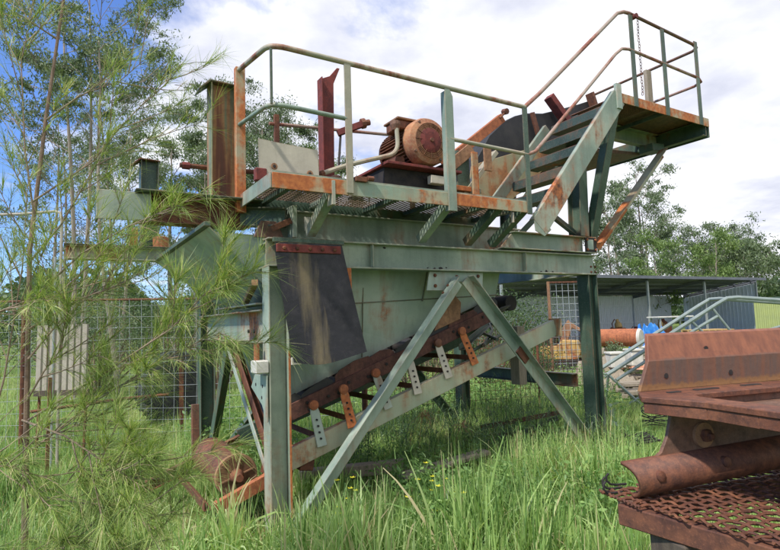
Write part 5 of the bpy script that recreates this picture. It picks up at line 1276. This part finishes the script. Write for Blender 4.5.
# ---------------- sheoak close to the camera on the left
SO = empty('sheoak', (-1.7,2.6,0), 'young sheoak with long drooping green needles close to the camera on the left', 'tree')
def S3(p): return Vector((p[0]+1.7,p[1]-2.6,p[2]))
trunkp=[(-1.68,2.6,0),(-1.70,2.6,.31),(-1.71,2.6,1.15),(-1.78,2.7,2.01),(-1.78,2.8,2.71),(-1.76,2.9,3.43),(-1.74,3.0,4.42)]
MB().tube([S3(p) for p in trunkp],[.018,.016,.013,.011,.009,.007,.004],8).build('trunk','bark',SO,smooth=True)
BR = {
 'b2':([(-1.7,2.6,1.2),(-1.32,2.5,1.4),(-.96,2.4,1.6),(-.78,2.3,1.74),(-.66,2.25,1.82)],.42,1.0,300),
 'b3':([(-1.71,2.6,1.04),(-1.47,2.7,1.25),(-1.16,2.6,1.41),(-.94,2.5,1.51),(-.74,2.4,1.58)],.35,1.0,300),
 'b4':([(-1.73,2.6,.85),(-1.49,2.5,.92),(-1.27,2.4,1.0),(-.97,2.3,1.07)],.5,1.0,260),
 'b5':([(-1.73,2.6,1.2),(-1.47,2.5,1.14),(-1.22,2.4,1.03),(-1.04,2.3,.97)],.5,1.0,260),
 'b6':([(-1.69,2.6,.86),(-1.4,2.5,.85),(-1.17,2.4,.84),(-.98,2.3,.8)],.3,1.0,230),
 'b7':([(-1.72,2.6,1.11),(-1.55,2.6,1.14),(-1.33,2.6,1.23)],.4,1.0,160),
 'b8':([(-1.78,2.7,2.25),(-1.53,2.8,2.48),(-1.38,2.8,2.67),(-1.08,2.9,3.07)],.15,1.0,220),
 'b9':([(-1.79,2.7,1.94),(-1.63,2.7,2.13),(-1.46,2.7,2.43),(-1.23,2.8,2.59),(-.98,2.9,2.72)],.3,1.0,260),
 'b10':([(-1.77,2.7,1.76),(-1.47,2.6,1.97),(-1.19,2.5,2.08),(-.92,2.4,2.15),(-.75,2.3,2.2)],.3,1.0,80),
 'b11':([(-1.71,2.6,1.48),(-1.62,2.7,1.66),(-1.45,2.7,1.8),(-1.26,2.7,1.9)],.2,1.0,140),
 'b12':([(-1.78,2.8,2.71),(-1.6,2.8,2.84),(-1.44,2.9,2.96),(-1.28,2.9,3.1)],.2,1.0,150),
 'b13':([(-1.78,2.9,3.2),(-1.88,2.8,3.26),(-1.99,2.8,3.44)],.1,1.0,120),
 'b14':([(-1.76,2.7,2.16),(-1.75,2.6,2.49),(-1.78,2.6,2.94),(-1.72,2.6,3.25)],.1,1.0,260),
 'b15':([(-1.71,2.6,1.29),(-1.57,2.5,1.43),(-1.5,2.5,1.52),(-1.46,2.5,1.66)],.2,1.0,160),
 'b16':([(-1.71,2.6,1.62),(-1.41,2.5,1.75),(-1.23,2.5,1.81),(-1.05,2.4,1.87)],.2,1.0,70),
 'b17':([(-1.71,2.6,.57),(-1.44,2.5,.67),(-1.26,2.5,.69)],.2,1.0,160),
 'b18':([(-1.70,2.6,.35),(-1.5,2.6,.45),(-1.3,2.5,.50),(-1.1,2.4,.58)],.2,1.0,170),
 'b20':([(-1.95,2.5,1.6),(-1.8,2.45,1.68),(-1.62,2.42,1.74),(-1.42,2.4,1.75)],.1,1.0,190),
 'b21':([(-1.95,2.5,.62),(-1.8,2.45,.64),(-1.6,2.4,.63),(-1.35,2.35,.6)],.1,1.0,260),
 'b22':([(-1.95,2.5,1.0),(-1.8,2.42,1.05),(-1.65,2.4,1.04),(-1.45,2.4,.97)],.1,1.0,220),
 'b19':([(-1.9,2.5,.8),(-1.75,2.5,1.4),(-1.68,2.5,1.9),(-1.66,2.5,2.4)],.1,1.0,300),
}
g = np.random.default_rng(31)
for key,(pts,start,kk,nn_) in BR.items():
    P=[S3(p) for p in pts]; n=len(P)
    w=MB(); w.tube(P,[.0055*(1-.8*i/(n-1)) for i in range(n)],6,False)
    low = key in ('b2','b3','b4','b5','b6','b7','b20','b21','b22','b15','b17','b18','b16','b11','b10')
    tot=[]
    def twigs(P, st_, nt, Lr):
        n=len(P)
        for k in range(nt):
            t=st_+(1-st_)*(k+.5)/nt; x=t*(n-1); i=min(int(x),n-2); p=P[i].lerp(P[i+1],x-i); ax=(P[i+1]-P[i]).normalized()
            rd=Vector(g.normal(0,1,3)); rd=(rd-ax*rd.dot(ax)).normalized()
            d=(ax*1.0+rd*.7).normalized(); L=float(g.uniform(*Lr))*(1.15-t*.3); q=p+d*L
            w.tube([p,p+d*L*.5+Vector((0,0,.006)),q],[.0022,.0016,.001],3,False); tot.append((p,q,d))
        tot.append((P[-2].lerp(P[-1],.4),P[-1],(P[-1]-P[-2]).normalized()))
    twigs(P,start,max(8,nn_//14),(.06,.24))
    for k in range(4 if key in ('b10','b16','b9') else 6):
        t=.2+.75*(k+.5)/6; x=t*(n-1); i=min(int(x),n-2); p=P[i].lerp(P[i+1],x-i); ax=(P[i+1]-P[i]).normalized()
        rd=Vector(g.normal(0,1,3)); rd.z+=.25; rd.y*=.6; rd=(rd-ax*rd.dot(ax)).normalized(); d=(ax*.9+rd*.6).normalized(); L=float(g.uniform(.2,.42))*(.55 if key in ('b9','b10','b16','b2') else 1)
        Q=[p,p+d*L*.35+Vector((0,0,.01)),p+d*L*.7+Vector((0,0,.03)),p+d*L+Vector((0,0,.06))]
        w.tube(Q,[.0035,.0028,.002,.0012],4,False); twigs(Q,.35,5,(.05,.13))
    br=w.build('branch','twig',SO,smooth=True)
    m_=int(nn_*(9.5 if low else 4.0)); k=g.integers(0,len(tot),m_); s=g.random(m_)
    A=np.array([list(t[0]) for t in tot])[k]; B3=np.array([list(t[1]) for t in tot])[k]; D=np.array([list(t[2]) for t in tot])[k]
    base=A+(B3-A)*s[:,None]; dirs=unit(D*1.0+g.normal(0,.36,(m_,3))+[0,0,-.02]); Ls=g.uniform(.04,.17,m_)
    q=ribbons(base,dirs,Ls,np.full(m_,.0024),g.uniform(.0,.32,m_),g,4)
    T=.48+g.normal(0,.22,m_); T[g.random(m_)<.06]=.97
    poly_object('needles',q,4,'needle',np.tile(T,4),br)
